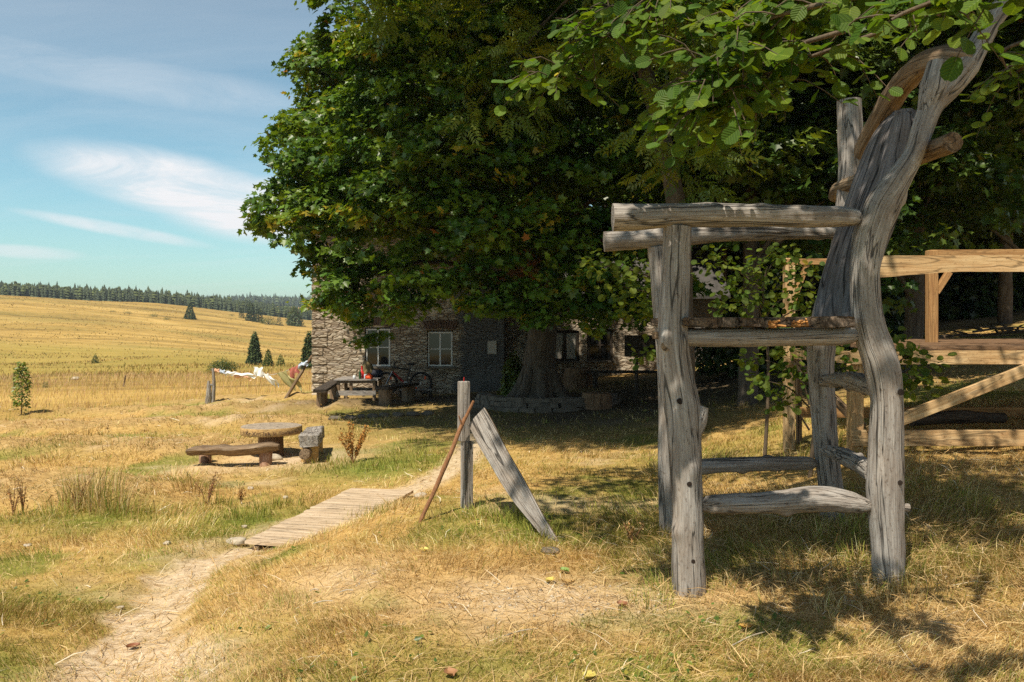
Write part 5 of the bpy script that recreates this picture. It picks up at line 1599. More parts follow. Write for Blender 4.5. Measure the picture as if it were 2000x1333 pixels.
def leaning_slab():
    g = at(909, 992, 7.3); g[2] = gz(g[0], g[1])
    k = 7.3 / F
    t = thing('wooden_post', 'grey square post with a nail on top, holding up the leaning slab', 'post', g)
    m = MB()
    z0, z1, z2 = g[2] - .2, EYE - (862 - V0) * k, EYE - (745 - V0) * k
    rz = R(28)
    ax = (math.cos(rz), math.sin(rz), 0); ay = (-math.sin(rz), math.cos(rz), 0)
    c = np.array([g[0], g[1], 0])
    m.obox(c + (.012, 0, (z0 + z1) / 2), (0, 0, 1), (z1 - z0) / 2, ax, .044, ay, .04, .006)
    m.obox(c + (-.014, 0, (z1 + z2) / 2), (0, 0, 1), (z2 - z1) / 2, ax, .040, ay, .045, .006)
    m.build('post', M['grey'], t)
    m = MB(); m.tube([c + (-.014, 0, z2 - .02), c + (-.012, 0, z2 + .035)], .004, 6, 3, 0); m.build('nail', M['redpaint'], t)
    # stick
    s0 = at(818, 1025, 6.95); s0[2] = gz(s0[0], s0[1]) - .02
    m = MB(); m.tube([s0, at(848, 960, 7.0), at(880, 885, 7.08), at(900, 835, 7.17), at(912, 810, 7.19), at(925, 783, 7.2)], [.016, .018, .019, .017, .014, .011], 9, 40, .2, 6, knots=7)
    m.tube([at(903, 832, 7.17), at(896, 812, 7.14)], [.009, .005], 6, 5, .1)
    tag(m.build('stick', M['stick'], None, s0), 'thin reddish stick propped against the grey post', 'stick')
    # half-round slab
    top = at(930, 813, 7.22); bot = at(1088, 1068, 6.42); bot[2] = gz(bot[0], bot[1]) - .04
    d = unit(bot - top)
    sd = unit(np.cross(d, (-.75, -1, .3))); nrm = unit(np.cross(sd, d))
    if nrm[1] > 0: nrm = -nrm
    t = thing('timber_slab', 'half round timber slab leaning from the grey post down to the grass', 'slab', bot)
    n = 26; prof = []
    for th in np.linspace(0, math.pi, 11): prof.append((math.cos(th), math.sin(th)))
    rows = []; G = []
    for i in range(n):
        f = i / (n - 1)
        p = top * (1 - f) + bot * f + sd * .03 * math.sin(f * 3.1) + nrm * 0
        w = .106 * (1 - .06 * f) * (1 - .62 * max(0, (f - .4) / .6) ** 1.2) * (1 + .05 * math.sin(f * 13))
        h = .085 * (1 - .3 * f)
        row = [p + sd * w * x - nrm * h * y for x, y in prof]
        rows.append(row)
        G.append([[f * 1.3, x * w, y * h] for x, y in prof])
    A = np.array(rows); G = np.array(G)
    face = MB(); faceV = np.stack([A[:, 0], A[:, 0] * .5 + A[:, -1] * .5 + nrm * .006, A[:, -1]], 1)
    # slanted sawn top end
    face.add(faceV.reshape(-1, 3), [[i * 3 + j, i * 3 + j + 1, (i + 1) * 3 + j + 1, (i + 1) * 3 + j] for i in range(n - 1) for j in range(2)],
             np.array([[[i * .05, -.1, 0], [i * .05, 0, 0], [i * .05, .1, 0]] for i in range(n)]).reshape(-1, 3), True)
    face.build('sawn_face', M['grey'], t)
    bk = MB(); k_ = len(prof)
    bk.add(A.reshape(-1, 3), [[i * k_ + j, i * k_ + j + 1, (i + 1) * k_ + j + 1, (i + 1) * k_ + j] for i in range(n - 1) for j in range(k_ - 1)], G.reshape(-1, 3), True)
    bk.add(A[0], [list(range(k_))]); bk.add(A[-1], [list(range(k_))[::-1]])
    bk.build('bark_side', M['greybrown'], t)


leaning_slab()

# ------------------------------------------------------------------ the tall log chair
def chair():
    YN, YF = 5.2, 6.65
    kn, kf = YN / F, YF / F
    c = at(1530, 1100, 5.9); c[2] = gz(c[0], c[1])
    t = thing('log_chair', 'giant grey chair built of crooked weathered logs on high legs', 'chair', c)

    def log(name, pts, mat='grey', seg=22, rough=.06, freq=3.2, knots=3, flat=1.0, rings=None, parent=t):
        P = [at(u, v, y) for u, v, y, r in pts]; rd = [r * y / F for u, v, y, r in pts]
        m = MB(); m.tube(P, rd, 34, int(rings * 1.25) if rings else None, rough * 1.25, freq, True, flat, None, knots + 2, .085)
        return m, name, mat, parent

    def fin(x):
        m, name, mat, parent = x
        return m.build(name, M[mat], parent)

    # near front leg with its branch stub
    m = log('leg', [(1345, 1185, YN, 34), (1345, 1130, YN, 33), (1343, 1060, YN, 31), (1343, 1000, YN, 31), (1340, 930, YN, 31), (1337, 860, YN, 33), (1333, 800, YN, 35), (1322, 730, YN, 32), (1314, 660, YN, 30), (1315, 600, YN, 29), (1319, 520, YN, 27), (1323, 443, YN, 26)], rings=70, knots=4)
    m[0].tube([at(1340, 850, YN), at(1358, 822, YN), at(1371, 793, YN)], [.09, .068, .040], 14, 14, .1, 5)
    leg = fin(m)
    for u, v, r in ((1322, 781, 6), (1340, 940, 5), (1347, 1088, 4)):
        p = at(u, v, YN); p[1] -= .094
        pg = MB(); pg.tube([p + (0, .06, 0), p + (0, -.008, 0)], r * kn, 10, 3, .05)
        pg.build('peg', M['hole'], leg)
    pg = MB(); p = at(1299, 676, YN); pg.tube([p + (0, -.02, 0), p + (-.012, -.092, 0)], 9 * kn, 12, 4, .15); pg.build('knot', M['greybrown'], leg)
    pg = MB(); p = at(1284, 655, YN); pg.box(p, (.05, .05, .045), .3); pg.build('wedge', M['greybrown'], leg)
    # far front leg: two halves split by a dark gap
    m = log('leg', [(1308, 1062, YF, 20), (1306, 900, YF, 20), (1303, 760, YF, 18), (1294, 620, YF, 17), (1281, 483, YF, 16)], rings=50)
    m[0].tube([at(1328, 1060, YF + .03), at(1326, 900, YF + .03), at(1324, 700, YF + .03), at(1308, 560, YF + .02), at(1303, 484, YF)], [18 * kf, 18 * kf, 16 * kf, 14 * kf, 12 * kf], 14, 44, .06, 3)
    fin(m)
    # armrests
    m = log('armrest', [(1197, 425, YN - .02, 27), (1260, 424, YN - .02, 26), (1340, 421, YN - .02, 23.5), (1450, 421, YN - .02, 23), (1560, 422, YN - .02, 22.5), (1640, 423, YN - .02, 20), (1672, 425, YN - .02, 16), (1682, 426, YN - .02, 7)], rings=60, knots=2)
    m[0].tube([at(1670, 426, YN), at(1700, 427, YN)], [6 * kn, 5 * kn], 10, 4, .05)
    fin(m)
    fin(log('armrest', [(1180, 472, YF, 20), (1240, 469, YF, 20), (1320, 462, YF, 19), (1420, 454, YF, 18), (1520, 452, YF, 16), (1600, 454, YF, 14), (1650, 456, YF, 12)], rings=56, knots=3, rough=.1))
    # seat
    fin(log('seat_beam', [(1340, 659, YN, 17), (1420, 660, YN, 17.5), (1540, 659, YN, 17), (1630, 657, YN, 17), (1664, 655, YN, 15), (1680, 655, YN, 8)], rings=40, knots=1))
    fin(log('seat_beam', [(1330, 655, YF, 14), (1480, 655, YF, 14), (1620, 655, YF, 14)], rings=30))
    z = EYE - (630 - V0) * kn
    us = [1333, 1398, 1441, 1486, 1533, 1580, 1628, 1664]
    for i in range(len(us) - 1):
        x0 = (us[i] - U0) * 5.12 / F; x1 = (us[i + 1] - U0) * 5.12 / F
        m = MB()
        y0 = 5.08 + (rng.random() - .5) * .06; y1 = 6.72 + (rng.random() - .5) * .06
        zt = z + (rng.random() - .5) * .008
        m.beam(((x0 + x1) / 2, y0, zt), ((x0 + x1) / 2 + .06, y1, zt + .0), x1 - x0 - .004, .056 + .006 * rng.random(), jit=.014)
        pl = m.build('seat_plank', M['rotten'], t)
        if i in (3, 4):
            m = MB()
            for q in range(9):
                m.tube([((x0 + x1) / 2 + (rng.random() - .5) * .12, y0 - .012, zt + (rng.random() - .75) * .04), ((x0 + x1) / 2 + (rng.random() - .5) * .12, y0 - .035, zt + (rng.random() - .55) * .05)], .007, 5, 3, .2)
            m.build('splinters', M['orangewood'], pl)
    # stretchers
    fin(log('stretcher', [(1366, 986, YN, 9), (1380, 985, YN, 15), (1400, 985, YN, 19), (1470, 984, YN, 19.5), (1530, 980, YN, 22), (1580, 975, YN, 26), (1620, 977, YN, 25), (1660, 982, YN, 21), (1688, 987, YN, 14), (1712, 990, YN, 7)], rings=60, rough=.09, knots=2))
    fin(log('stretcher', [(1345, 913, YF, 14), (1420, 909, YF, 14.5), (1500, 906, YF, 14), (1575, 905, YF, 13.5), (1596, 906, YF, 6)], rings=40))
    fin(log('stretcher', [(1614, 880, 6.55, 10), (1640, 888, 6.2, 15), (1668, 902, 5.8, 17), (1705, 924, 5.3, 17)], rings=30, rough=.1))
    fin(log('stretcher', [(1610, 745, 6.55, 12), (1650, 743, 6.1, 15), (1680, 748, 5.7, 18), (1712, 760, 5.3, 16)], rings=30, rough=.14, freq=5))
    # far back leg and post
    fin(log('leg', [(1628, 1035, YF, 22), (1622, 960, YF, 22), (1612, 860, YF, 23), (1606, 770, YF, 24), (1604, 690, YF, 26), (1612, 620, YF, 26), (1640, 520, YF, 24), (1656, 420, YF, 24), (1663, 310, YF, 24), (1658, 196, YF, 22)], mat='greybrown' if 0 else 'grey', rings=70, knots=3))
    # near back leg: the curving trunk that runs on above the chair
    m = log('back_trunk', [(1740, 1180, YN, 32), (1736, 1110, YN, 31), (1733, 1040, YN, 32), (1729, 950, YN, 34), (1730, 860, YN, 31), (1730, 780, YN, 30), (1720, 712, YN, 33), (1700, 650, YN, 30), (1690, 590, YN, 28), (1689, 530, YN, 28), (1699, 470, YN, 31), (1722, 405, YN, 33), (1753, 352, YN, 26), (1785, 302, YN, 20), (1803, 250, YN, 20.5), (1822, 205, YN, 22), (1854, 165, YN, 27), (1882, 128, YN, 28), (1907, 95, YN, 21), (1930, 55, YN, 19), (1958, 10, YN, 18), (1980, -40, YN, 16), (1990, -110, YN, 13)],
            rings=90, knots=5, rough=.07)
    m[0].tube([at(1800, 262, YN + .01), at(1812, 215, YN), at(1826, 172, YN - .01), at(1838, 128, YN)], [.035, .06, .085, .085], 16, 18, .08, 4)
    tr = fin(m)
    for u, v, r in ((1745, 764, 6), (1743, 937, 5)):
        p = at(u, v, YN); p[1] -= .098
        pg = MB(); pg.tube([p + (0, .06, 0), p + (0, -.008, 0)], r * kn, 10, 3, .05)
        pg.build('peg', M['hole'], tr)
    pg = MB(); pg.tube([at(1755, 991, YN), at(1775, 992, YN)], 8 * kn, 10, 4, .1); pg.build('tenon', M['grey'], tr)
    # arching branch from the trunk over to the far post
    fin(log('back_arch', [(1893, 118, YN - .02, 24), (1868, 112, YN, 23), (1840, 112, YN + .05, 22), (1800, 128, 5.45, 22.5), (1762, 165, 5.8, 22), (1728, 215, 6.1, 21), (1700, 262, 6.4, 19), (1680, 305, 6.6, 17)], rings=50, mat='greybrown', knots=2))
    fin(log('back_rail', [(1862, 278, 5.0, 20), (1820, 294, 5.25, 20), (1760, 318, 5.6, 18), (1690, 348, 6.2, 15), (1640, 368, 6.75, 13), (1628, 385, 7.0, 10)], rings=40, mat='greybrown', knots=2))
    # backrest: two broad split slabs
    def slab(pl, pr, thick, mat):
        n = 26
        L_ = catmull([at(*p) for p in pl], n); R_ = catmull([at(*p) for p in pr], n)
        w = R_ - L_; nr = unit(np.cross(w, np.gradient(L_, axis=0)))
        wob = (vnoise(np.linspace(0, 7, n), np.full(n, rng.random() * 30)) - .5)[:, None]
        L_ = L_ - w * .08 * wob
        F0, F1 = [], []
        for q in np.linspace(0, 1, 9):
            edge = 1 - (abs(q - .5) * 2) ** 4 * .7
            g_ = (vnoise(np.linspace(0, 5, n) + q * 1.1, np.full(n, q * 5 + 2)) - .5)[:, None] * .018
            F0.append(L_ + w * q + nr * (thick / 2 * edge + g_)); F1.append(L_ + w * q - nr * (thick / 2 * edge + g_))
        A = np.stack(F0 + F1[::-1] + F0[:1], 1); k_ = A.shape[1]
        G = np.array([[[i * .055, j * .02, 0] for j in range(k_)] for i in range(n)]).reshape(-1, 3) + rng.random(3) * 9
        m = MB(); m.add(A.reshape(-1, 3), [[i * k_ + j, i * k_ + j + 1, (i + 1) * k_ + j + 1, (i + 1) * k_ + j] for i in range(n - 1) for j in range(k_ - 1)], G, True)
        m.add(A[0, :-1], [list(range(k_ - 1))]); m.add(A[-1, :-1], [list(range(k_ - 1))[::-1]])
        m.build('backrest', M[mat], t)
    slab([(1588, 640, 6.15), (1600, 560, 6.15), (1640, 440, 6.15), (1672, 340, 6.15), (1706, 262, 6.15), (1742, 226, 6.1)], [(1640, 640, 5.75), (1660, 545, 5.75), (1690, 430, 5.75), (1722, 340, 5.75), (1752, 255, 5.75), (1766, 220, 5.8)], .07, 'slab')
    slab([(1634, 640, 5.7), (1655, 550, 5.7), (1686, 430, 5.7), (1716, 335, 5.7), (1744, 240, 5.7), (1752, 220, 5.7)], [(1688, 640, 5.42), (1712, 540, 5.42), (1748, 430, 5.42), (1780, 330, 5.42), (1792, 250, 5.42), (1786, 214, 5.5)], .065, 'slab')


chair()

# ------------------------------------------------------------------ timber frame on the right
def timber_frame():
    YA, YB = 8.2, 9.95
    g = at(1676, 895, YA); g[2] = gz(g[0], YA)
    t = thing('timber_frame', 'half built stage frame of fresh yellow timber behind the log chair', 'wooden frame', g)
    Z = lambda v, y: EYE - (v - V0) / F * y
    X = lambda u, y: (u - U0) / F * y
    xr = 7.6
    def bm(name, p0, p1, w, h, mat='fresh', jit=.004):
        m = MB(); m.beam(p0, p1, w, h, jit=jit); return m.build(name, M[mat], t)
    def pst(x, y, z0, z1, w, mat='fresh'):
        m = MB(); m.box((x, y, (z0 + z1) / 2), (w, w, z1 - z0)); return m.build('post', M[mat], t)
    # front frame
    pst(X(1675, YA), YA + .06, g[2] - .2, Z(712, YA), .125)
    pst(6.4, YA + .06, gz(6.4, YA) - .2, Z(712, YA), .125)
    bm('bottom_rail', (X(1660, YA), YA - .03, Z(855, YA)), (xr, YA - .03, Z(855, YA)), .05, .15)
    bm('deck_beam', (X(1660, YA), YA - .03, Z(698, YA)), (xr, YA - .03, Z(698, YA)), .06, .135)
    bm('brace', (X(1690, YA), YA - .088, Z(842, YA)), (X(2090, YA), YA - .088, Z(684, YA)), .05, .115)
    # live-edge upper beam
    m = MB(); n = 44; x0, x1 = X(1700, YA), xr
    rows = []; G = []
    for i in range(n):
        x = x0 + (x1 - x0) * i / (n - 1)
        low = Z(536, YA) + .02 * math.sin(x * 3.1) + .05 * (fbm(np.array([x * 1.7]), np.array([2.0]), 5)[0] - .5) + .012 * (x - 4)
        hi = Z(500, YA) + .006 * (x - 4)
        a_ = [(x, YA - .04, low), (x, YA + .04, low + .01), (x, YA + .04, hi), (x, YA - .04, hi), (x, YA - .04, low)]
        rows.append(a_); G.append([[x, 0, low], [x, .08, low], [x, .08, hi], [x, 0, hi], [x, 0, low]])
    A = np.array(rows); m.add(A.reshape(-1, 3), [[i * 5 + j, i * 5 + j + 1, (i + 1) * 5 + j + 1, (i + 1) * 5 + j] for i in range(n - 1) for j in range(4)], np.array(G).reshape(-1, 3))
    m.add(A[0, :4], [[0, 1, 2, 3]]); m.add(A[-1, :4], [[3, 2, 1, 0]])
    m.build('top_beam', M['fresh'], t)
    # rear frame
    zt = Z(497, YB)
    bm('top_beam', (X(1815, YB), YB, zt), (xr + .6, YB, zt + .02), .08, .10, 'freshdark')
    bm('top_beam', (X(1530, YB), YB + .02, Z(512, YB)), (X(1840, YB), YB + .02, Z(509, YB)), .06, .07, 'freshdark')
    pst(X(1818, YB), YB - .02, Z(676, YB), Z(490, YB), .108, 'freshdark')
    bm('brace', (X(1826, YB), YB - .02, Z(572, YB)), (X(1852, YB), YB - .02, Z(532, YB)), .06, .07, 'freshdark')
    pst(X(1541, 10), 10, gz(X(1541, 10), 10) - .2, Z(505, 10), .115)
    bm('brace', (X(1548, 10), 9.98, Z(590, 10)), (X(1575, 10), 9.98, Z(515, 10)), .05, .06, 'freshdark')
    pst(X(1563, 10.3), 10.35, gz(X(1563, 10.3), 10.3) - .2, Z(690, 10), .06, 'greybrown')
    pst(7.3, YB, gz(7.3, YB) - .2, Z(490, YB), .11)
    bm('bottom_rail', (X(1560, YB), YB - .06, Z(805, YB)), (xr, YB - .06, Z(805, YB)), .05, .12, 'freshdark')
    bm('side_rail', (X(1541, 10) + .0, 9.9, Z(690, 10)), (X(1672, YA), YA + .15, Z(700, YA)), .05, .12, 'fresh')
    bm('brace', (X(1545, 10), 9.93, Z(700, 10)), (X(1685, 8.8), 8.8, Z(835, 8.8)), .05, .09, 'greybrown')
    bm('joist', (X(1690, YA), YA + .15, Z(693, YA)), (X(1760, YB), YB - .1, Z(690, YB) + .02), .06, .1, 'fresh')
    # deck boards lie along the frame, carried further back to darken the ground below
    for k in range(17):
        y = YA - .04 + k * .235
        m = MB(); zz = Z(683, YA) + .012
        m.beam((X(1705, YA) + .03 * rng.random() + (k * .05), y + .1, zz), (xr - .2 * rng.random(), y + .1, zz + .005), .225, .035, jit=.008)
        m.build('deck_board', M['stumpwood'], t)
    a = hit(1785, 832, 8.6, 30); b = hit(1958, 838, 8.6, 30)
    a = np.array([X(1780, 9.0), 9.0, 0]); b = np.array([X(1962, 9.1), 9.1, 0])
    a[2] = gz(a[0], a[1]) + .22; b[2] = gz(b[0], b[1]) + .14
    m = MB(); m.tube([a, (a + b) / 2 + (0, 0, .02), b], [.07, .075, .05], 10, 20, .12, 5)
    tag(m.build('fallen_log', M['darkwood'], None, (a + b) / 2), 'dark old log lying under the timber frame', 'log')
    # brushwood pile and log at the edge of the wood
    g = hit(1960, 665, 9, 60)
    m = MB()
    for q in range(26):
        p = g + np.array([(rng.random() - .4) * 3.4, (rng.random() - .5) * 1.6, .08 + rng.random() * .25]); d = np.array([rng.normal() * 1.2, rng.normal() * .5, .2 * rng.random()])
        m.tube([p, p + d * .5 + (0, 0, .12 * rng.random()), p + d], [.035, .026, .010], 6, 6, .1)
    o = m.build('brushwood_pile', M['twig'], None, g); tag(o, 'pile of dry branches on the lit forest edge at the right', 'brushwood')
    g = hit(1790, 668, 9, 60)
    m = MB(); m.tube([g + (-1.0, 0, .12), g + (1.1, 0, .12)], [.1, .1], 10, 14, .08)
    tag(m.build('lying_log', M['greybrown'], None, g), 'straight pale log lying behind the frame post', 'log')


timber_frame()

# ------------------------------------------------------------------ alders
ALD = (.078, .138, .017)


def alder_canopy():
    bx, by = 3.7, 2.3
    bz = gz(bx, by)
    t = thing('alder_tree', 'alder reaching over the chair with big round leaves hanging into the top of the photo', 'tree', (bx, by, bz))
    mb = MB()
    mb.tube([(bx, by, bz - .2), (bx - .05, by + .1, bz + 2), (bx - .3, by + .5, bz + 4.2), (bx - .9, by + 1.1, bz + 6.5), (bx - 1.3, by + 1.4, bz + 8.5)], [.2, .16, .13, .09, .03], 12, 40, .08, 2)
    P, N, D, S, sp = [], [], [], [], []
    # branches seen at the top of the photo
    br = [([(2090, -70, 3.4), (1850, 20, 3.5), (1700, 70, 3.6), (1560, 120, 3.8), (1430, 170, 4.0), (1330, 140, 4.1)], 1.0),
          ([(2060, -90, 3.0), (1800, -30, 3.1), (1600, 10, 3.2), (1450, 60, 3.3), (1390, 150, 3.35), (1420, 215, 3.4)], 1.3),
          ([(1900, -200, 3.4), (1600, -110, 3.6), (1350, -20, 3.9), (1200, 60, 4.1), (1120, 120, 4.2), (1085, 165, 4.2)], 1.15),
          ([(2080, -60, 2.7), (1900, -20, 2.6), (1780, 20, 2.55), (1740, 40, 2.5)], .55),
          ([(1700, -120, 3.3), (1560, -30, 3.4), (1490, 60, 3.5), (1500, 150, 3.6), (1460, 205, 3.6)], 1.2),
          ([(1500, -120, 4.2), (1380, -20, 4.3), (1260, 30, 4.4), (1180, 20, 4.5)], 1.0),
          ([(1650, 60, 4.2), (1500, 110, 4.5), (1380, 190, 4.7), (1290, 240, 4.8)], .8),
          ([(2080, 60, 4.6), (1960, 100, 4.8), (1985, 160, 4.9)], .5),
          ([(2100, 130, 4.2), (2010, 130, 4.3), (1960, 160, 4.4)], .5)]
    for pts, w in br:
        Q = [at(*p) for p in pts]
        mb.tube(Q, np.linspace(.014, .004, len(Q)), 6, 26, .12, 5, False)
        Cc = catmull(Q, 60)
        nt_ = int(46 * w); per = 7
        f = .16 + .84 * rng.random(nt_) ** .8
        i = (f * 59).astype(int)
        uu = U0 + F * Cc[i, 0] / Cc[i, 1]; vv = V0 - F * (Cc[i, 2] - EYE) / Cc[i, 1]
        ok = (uu < 1640) | (vv < 10) | (rng.random(nt_) < .09)          # few twigs grow down among the chair logs
        i = i[ok]; nt_ = len(i)
        ax = unit(rng.normal(size=(nt_, 3)) * np.array([1, 1, .45]) + np.array([-.5, -.1, -.35]))
        ln_ = .14 + .2 * rng.random(nt_)
        bend = np.array([0, 0, -.07]) - .0
        for q in range(nt_):
            a0 = Cc[i[q]]; e0 = a0 + ax[q] * ln_[q]
            mb.tube([a0, (a0 + e0) / 2 + (0, 0, .02), e0 + bend], [.0038, .003, .0012], 4, 5, 0, 1, False)
        u_ = np.tile((np.arange(per) + .6) / per, nt_)
        qi = np.repeat(np.arange(nt_), per)
        p = Cc[i[qi]] + ax[qi] * (ln_[qi] * u_)[:, None] + np.array([0, 0, 1]) * (-.07 * u_ ** 2 + .04 * u_ * (1 - u_))[:, None]
        sd_ = unit(np.cross(ax[qi], np.array([0, 0, 1.0]))) * np.where(np.arange(nt_ * per) % 2 == 0, 1, -1)[:, None]
        n = len(p)
        D.append(ax[qi] * .75 + sd_ * (.85 * (1.1 - u_))[:, None] + np.array([0, 0, -.45]) + rng.normal(size=(n, 3)) * .25)
        P.append(p); N.append(np.array([-.2, -.35, .85]) + sd_ * .15 + rng.normal(size=(n, 3)) * .35)
        S.append(.046 + .042 * rng.random(n)); sp.append(np.repeat(rng.random(nt_), per))
    # the crown overhead that dapples the chair
    lob = []
    while len(lob) < 76:
        p = np.array([1.55, 4.4, 6.6]) + rand_dir(1)[0] * np.array([3.0, 3.2, 2.0]) * rng.random() ** .45
        if p[2] < 1.65 + .40 * p[1] + 1.0: continue
        if (p[1] < 3.3 or p[0] < .4) and rng.random() < .6: continue
        lob.append((*p, .22 + .24 * rng.random(), 1.0))
    for _ in range(24):
        p = np.array([1.5, 3.75, 6.3]) + rand_dir(1)[0] * np.array([.9, .8, 1.0]) * rng.random() ** .5
        lob.append((*p, .45, 1.0))
    for q in range(44):
        p = (np.array([-1.1, 4.5, 6.9]) if q < 28 else np.array([-.5, 6.2, 7.3])) + rand_dir(1)[0] * np.array([1.0, 1.3, .6]) * rng.random() ** .4
        lob.append((*p, .26 + .2 * rng.random(), 1.0))
    a = lobes_to_leaves(lob, 330, .22, 12, .10, .7)
    P.append(a[0]); N.append(a[1]); D.append(a[2]); S.append(a[3]); sp.append(a[4])
    lo = lob[::3]
    limbs(mb, [(bx - .7, by + .9, bz + 4.0 + rng.random() * 2) for _ in lo], [l[:3] for l in lo], .03, .007, .1, 6)
    P, N, D, S, sp = np.vstack(P), np.vstack(N), np.vstack(D), np.concatenate(S), np.concatenate(sp)
    C = leaf_cols(len(P), sp, ALD, .35, (.42, .36, .05), .03)
    leaves('crown', P, N, D, S, C, T_ROUND, M['leafalder'], t)
    mb.build('trunk', M['twig'], t)


alder_canopy()


def alder_sapling(bx, by, pts, label, n=430, size=.066):
    bz = gz(bx, by)
    t = thing('alder_sapling', label, 'sapling', (bx, by, bz), 'alder saplings round the chair')
    mb = MB(); P, N, D, sp = [], [], [], []
    tops = [at(*p[:3]) for p in pts]
    hs = max(q[2] for q in tops)
    mb.tube([(bx, by, bz - .1), (bx + .05, by, bz + (hs - bz) * .5), (bx - .05, by, hs)], [.022, .016, .005], 7, 20, .1, 4)
    for p, q in zip(pts, tops):
        r = p[3] / F * p[2]
        root = np.array([bx, by, max(bz + .3, min(q[2] - .25, hs))])
        mb.tube([root, (root + q) / 2 + (0, 0, .06), q], [.010, .007, .002], 5, 9, .1, 4, False)
        m = int(n * r * r * 3.0 + 14)
        d = rng.normal(size=(m, 3)) * r * .55 * np.array([1, 1, .8])
        P.append(q + d); N.append(np.array([-.2, -.3, .8]) + rng.normal(size=(m, 3)) * .45); D.append(unit(d) + np.array([0, 0, -.5])); sp.append(rng.random(m))
    P = np.vstack(P); sp = np.concatenate(sp)
    leaves('foliage', P, np.vstack(N), np.vstack(D), size * (.6 + .7 * rng.random(len(P))), leaf_cols(len(P), sp, (.085, .13, .017), .4, (.3, .24, .03), .02), T_ROUND, M['leafalder'], t)
    mb.build('stem', M['twig'], t)


alder_sapling(1.62, 8.2, [(1180, 520, 8.0, 34), (1215, 560, 8.0, 40), (1250, 530, 8.1, 40), (1240, 590, 8.1, 36), (1275, 600, 8.2, 34), (1160, 515, 7.9, 18), (1262, 690, 8.2, 24), (1290, 560, 8.3, 30)], 'alder sapling left of the chair legs, under the armrests')
alder_sapling(2.62, 8.8, [(1400, 520, 8.6, 40), (1450, 560, 8.6, 46), (1500, 520, 8.7, 44), (1540, 580, 8.7, 44), (1480, 600, 8.6, 40), (1420, 600, 8.6, 30), (1570, 540, 8.9, 40), (1530, 500, 8.8, 34), (1590, 600, 8.8, 26)], 'taller alder sapling seen between the armrests and seat of the chair')
alder_sapling(2.78, 7.9, [(1500, 745, 7.8, 36), (1540, 700, 7.8, 36), (1555, 660, 7.9, 32), (1470, 700, 7.9, 24), (1560, 740, 7.8, 30), (1520, 640, 7.8, 26), (1530, 790, 7.8, 26), (1650, 690, 7.9, 30), (1640, 730, 7.9, 24)], 'alder sapling under the chair seat, with leaves about the far leg')
alder_sapling(3.22, 7.3, [(1775, 730, 7.2, 30), (1800, 745, 7.2, 30), (1760, 690, 7.2, 26), (1740, 660, 7.3, 22), (1820, 710, 7.2, 18), (1790, 690, 7.2, 18)], 'alder sapling beside the curved back trunk, before the timber frame')

# leafy sapling at the left
def left_sapling():
    g = hit(42, 810, 10, 60); k = g[1] / F
    t = thing('leafy_sapling', 'slender green sapling standing in tall grass at the left edge', 'sapling', g)
    mb = MB(); mb.tube([g - (0, 0, .1), g + (1 * k, 0, 50 * k), g + (3 * k, 0, 98 * k)], [1.4 * k, 1 * k, .4 * k], 6, 14, .1)
    n = 620
    f = .12 + .88 * rng.random(n) ** .8
    r = (15 * np.sin(np.clip(f, 0, 1) * 2.6 + .35) + 2) * k
    a = rng.random(n) * 6.28
    lay = np.round(f * 11) / 11 + rng.normal(size=n) * .022
    P = g + np.stack([np.cos(a) * r * rng.random(n) ** .5, np.sin(a) * r * rng.random(n) ** .5, lay * 98 * k], -1)
    for q in range(14):
        z = (.2 + .06 * q) * 98 * k; b = q * 2.2
        mb.tube([g + (0, 0, z * .9), g + (math.cos(b) * 13 * k, math.sin(b) * 13 * k, z + 8 * k)], [.5 * k, .2 * k], 5, 4, 0, 1, False)
    leaves('foliage', P, rng.normal(size=(n, 3)) * .5 + (0, -.3, 1), np.stack([np.cos(a), np.sin(a), -.4 * np.ones(n)], -1), .10 * (.6 + .7 * rng.random(n)), leaf_cols(n, rng.random(n), (.17, .22, .045), .4), T_SIMPLE, M['leaf'], t)
    mb.build('stem', M['twig'], t)


left_sapling()

# dock plants gone to seed
def dock(u, v, hpx, label, colr=(.34, .17, .05), nst=9, spread=.35, y0=3.5, nl=60, ls=.016, wide=1.0):
    g = hit(u, v, y0, 60); k = g[1] / F; h = hpx * k
    t = thing('dock_plant', label, 'plant', g, 'dry dock plants')
    mb = MB(); P = []
    for q in range(nst):
        a = rng.random() * 6.28; s = spread * (.3 + .8 * rng.random()) * h; hh = h * (.6 + .4 * rng.random())
        Q = np.array([g - (0, 0, .02), g + (math.cos(a) * s * .4, math.sin(a) * s * .3, hh * .5), g + (math.cos(a) * s, math.sin(a) * s * .8, hh)])
        mb.tube(Q, [.006, .0045, .002], 5, 10, .1, 6, False)
        Cc = catmull(Q, 30)
        i = rng.integers(9, 30, nl)
        P.append(Cc[i] + rng.normal(size=(nl, 3)) * .014 * wide)
    P = np.vstack(P); n = len(P)
    leaves('foliage', P, rng.normal(size=(n, 3)), rng.normal(size=(n, 3)) + (0, 0, .6), ls * wide * (.6 + .8 * rng.random(n)), leaf_cols(n, rng.random(n), colr, .5), T_SIMPLE, M['blade'], t)  # these loose pieces are the seed heads of the dock
    mb.build('stem', M['stick'], t)


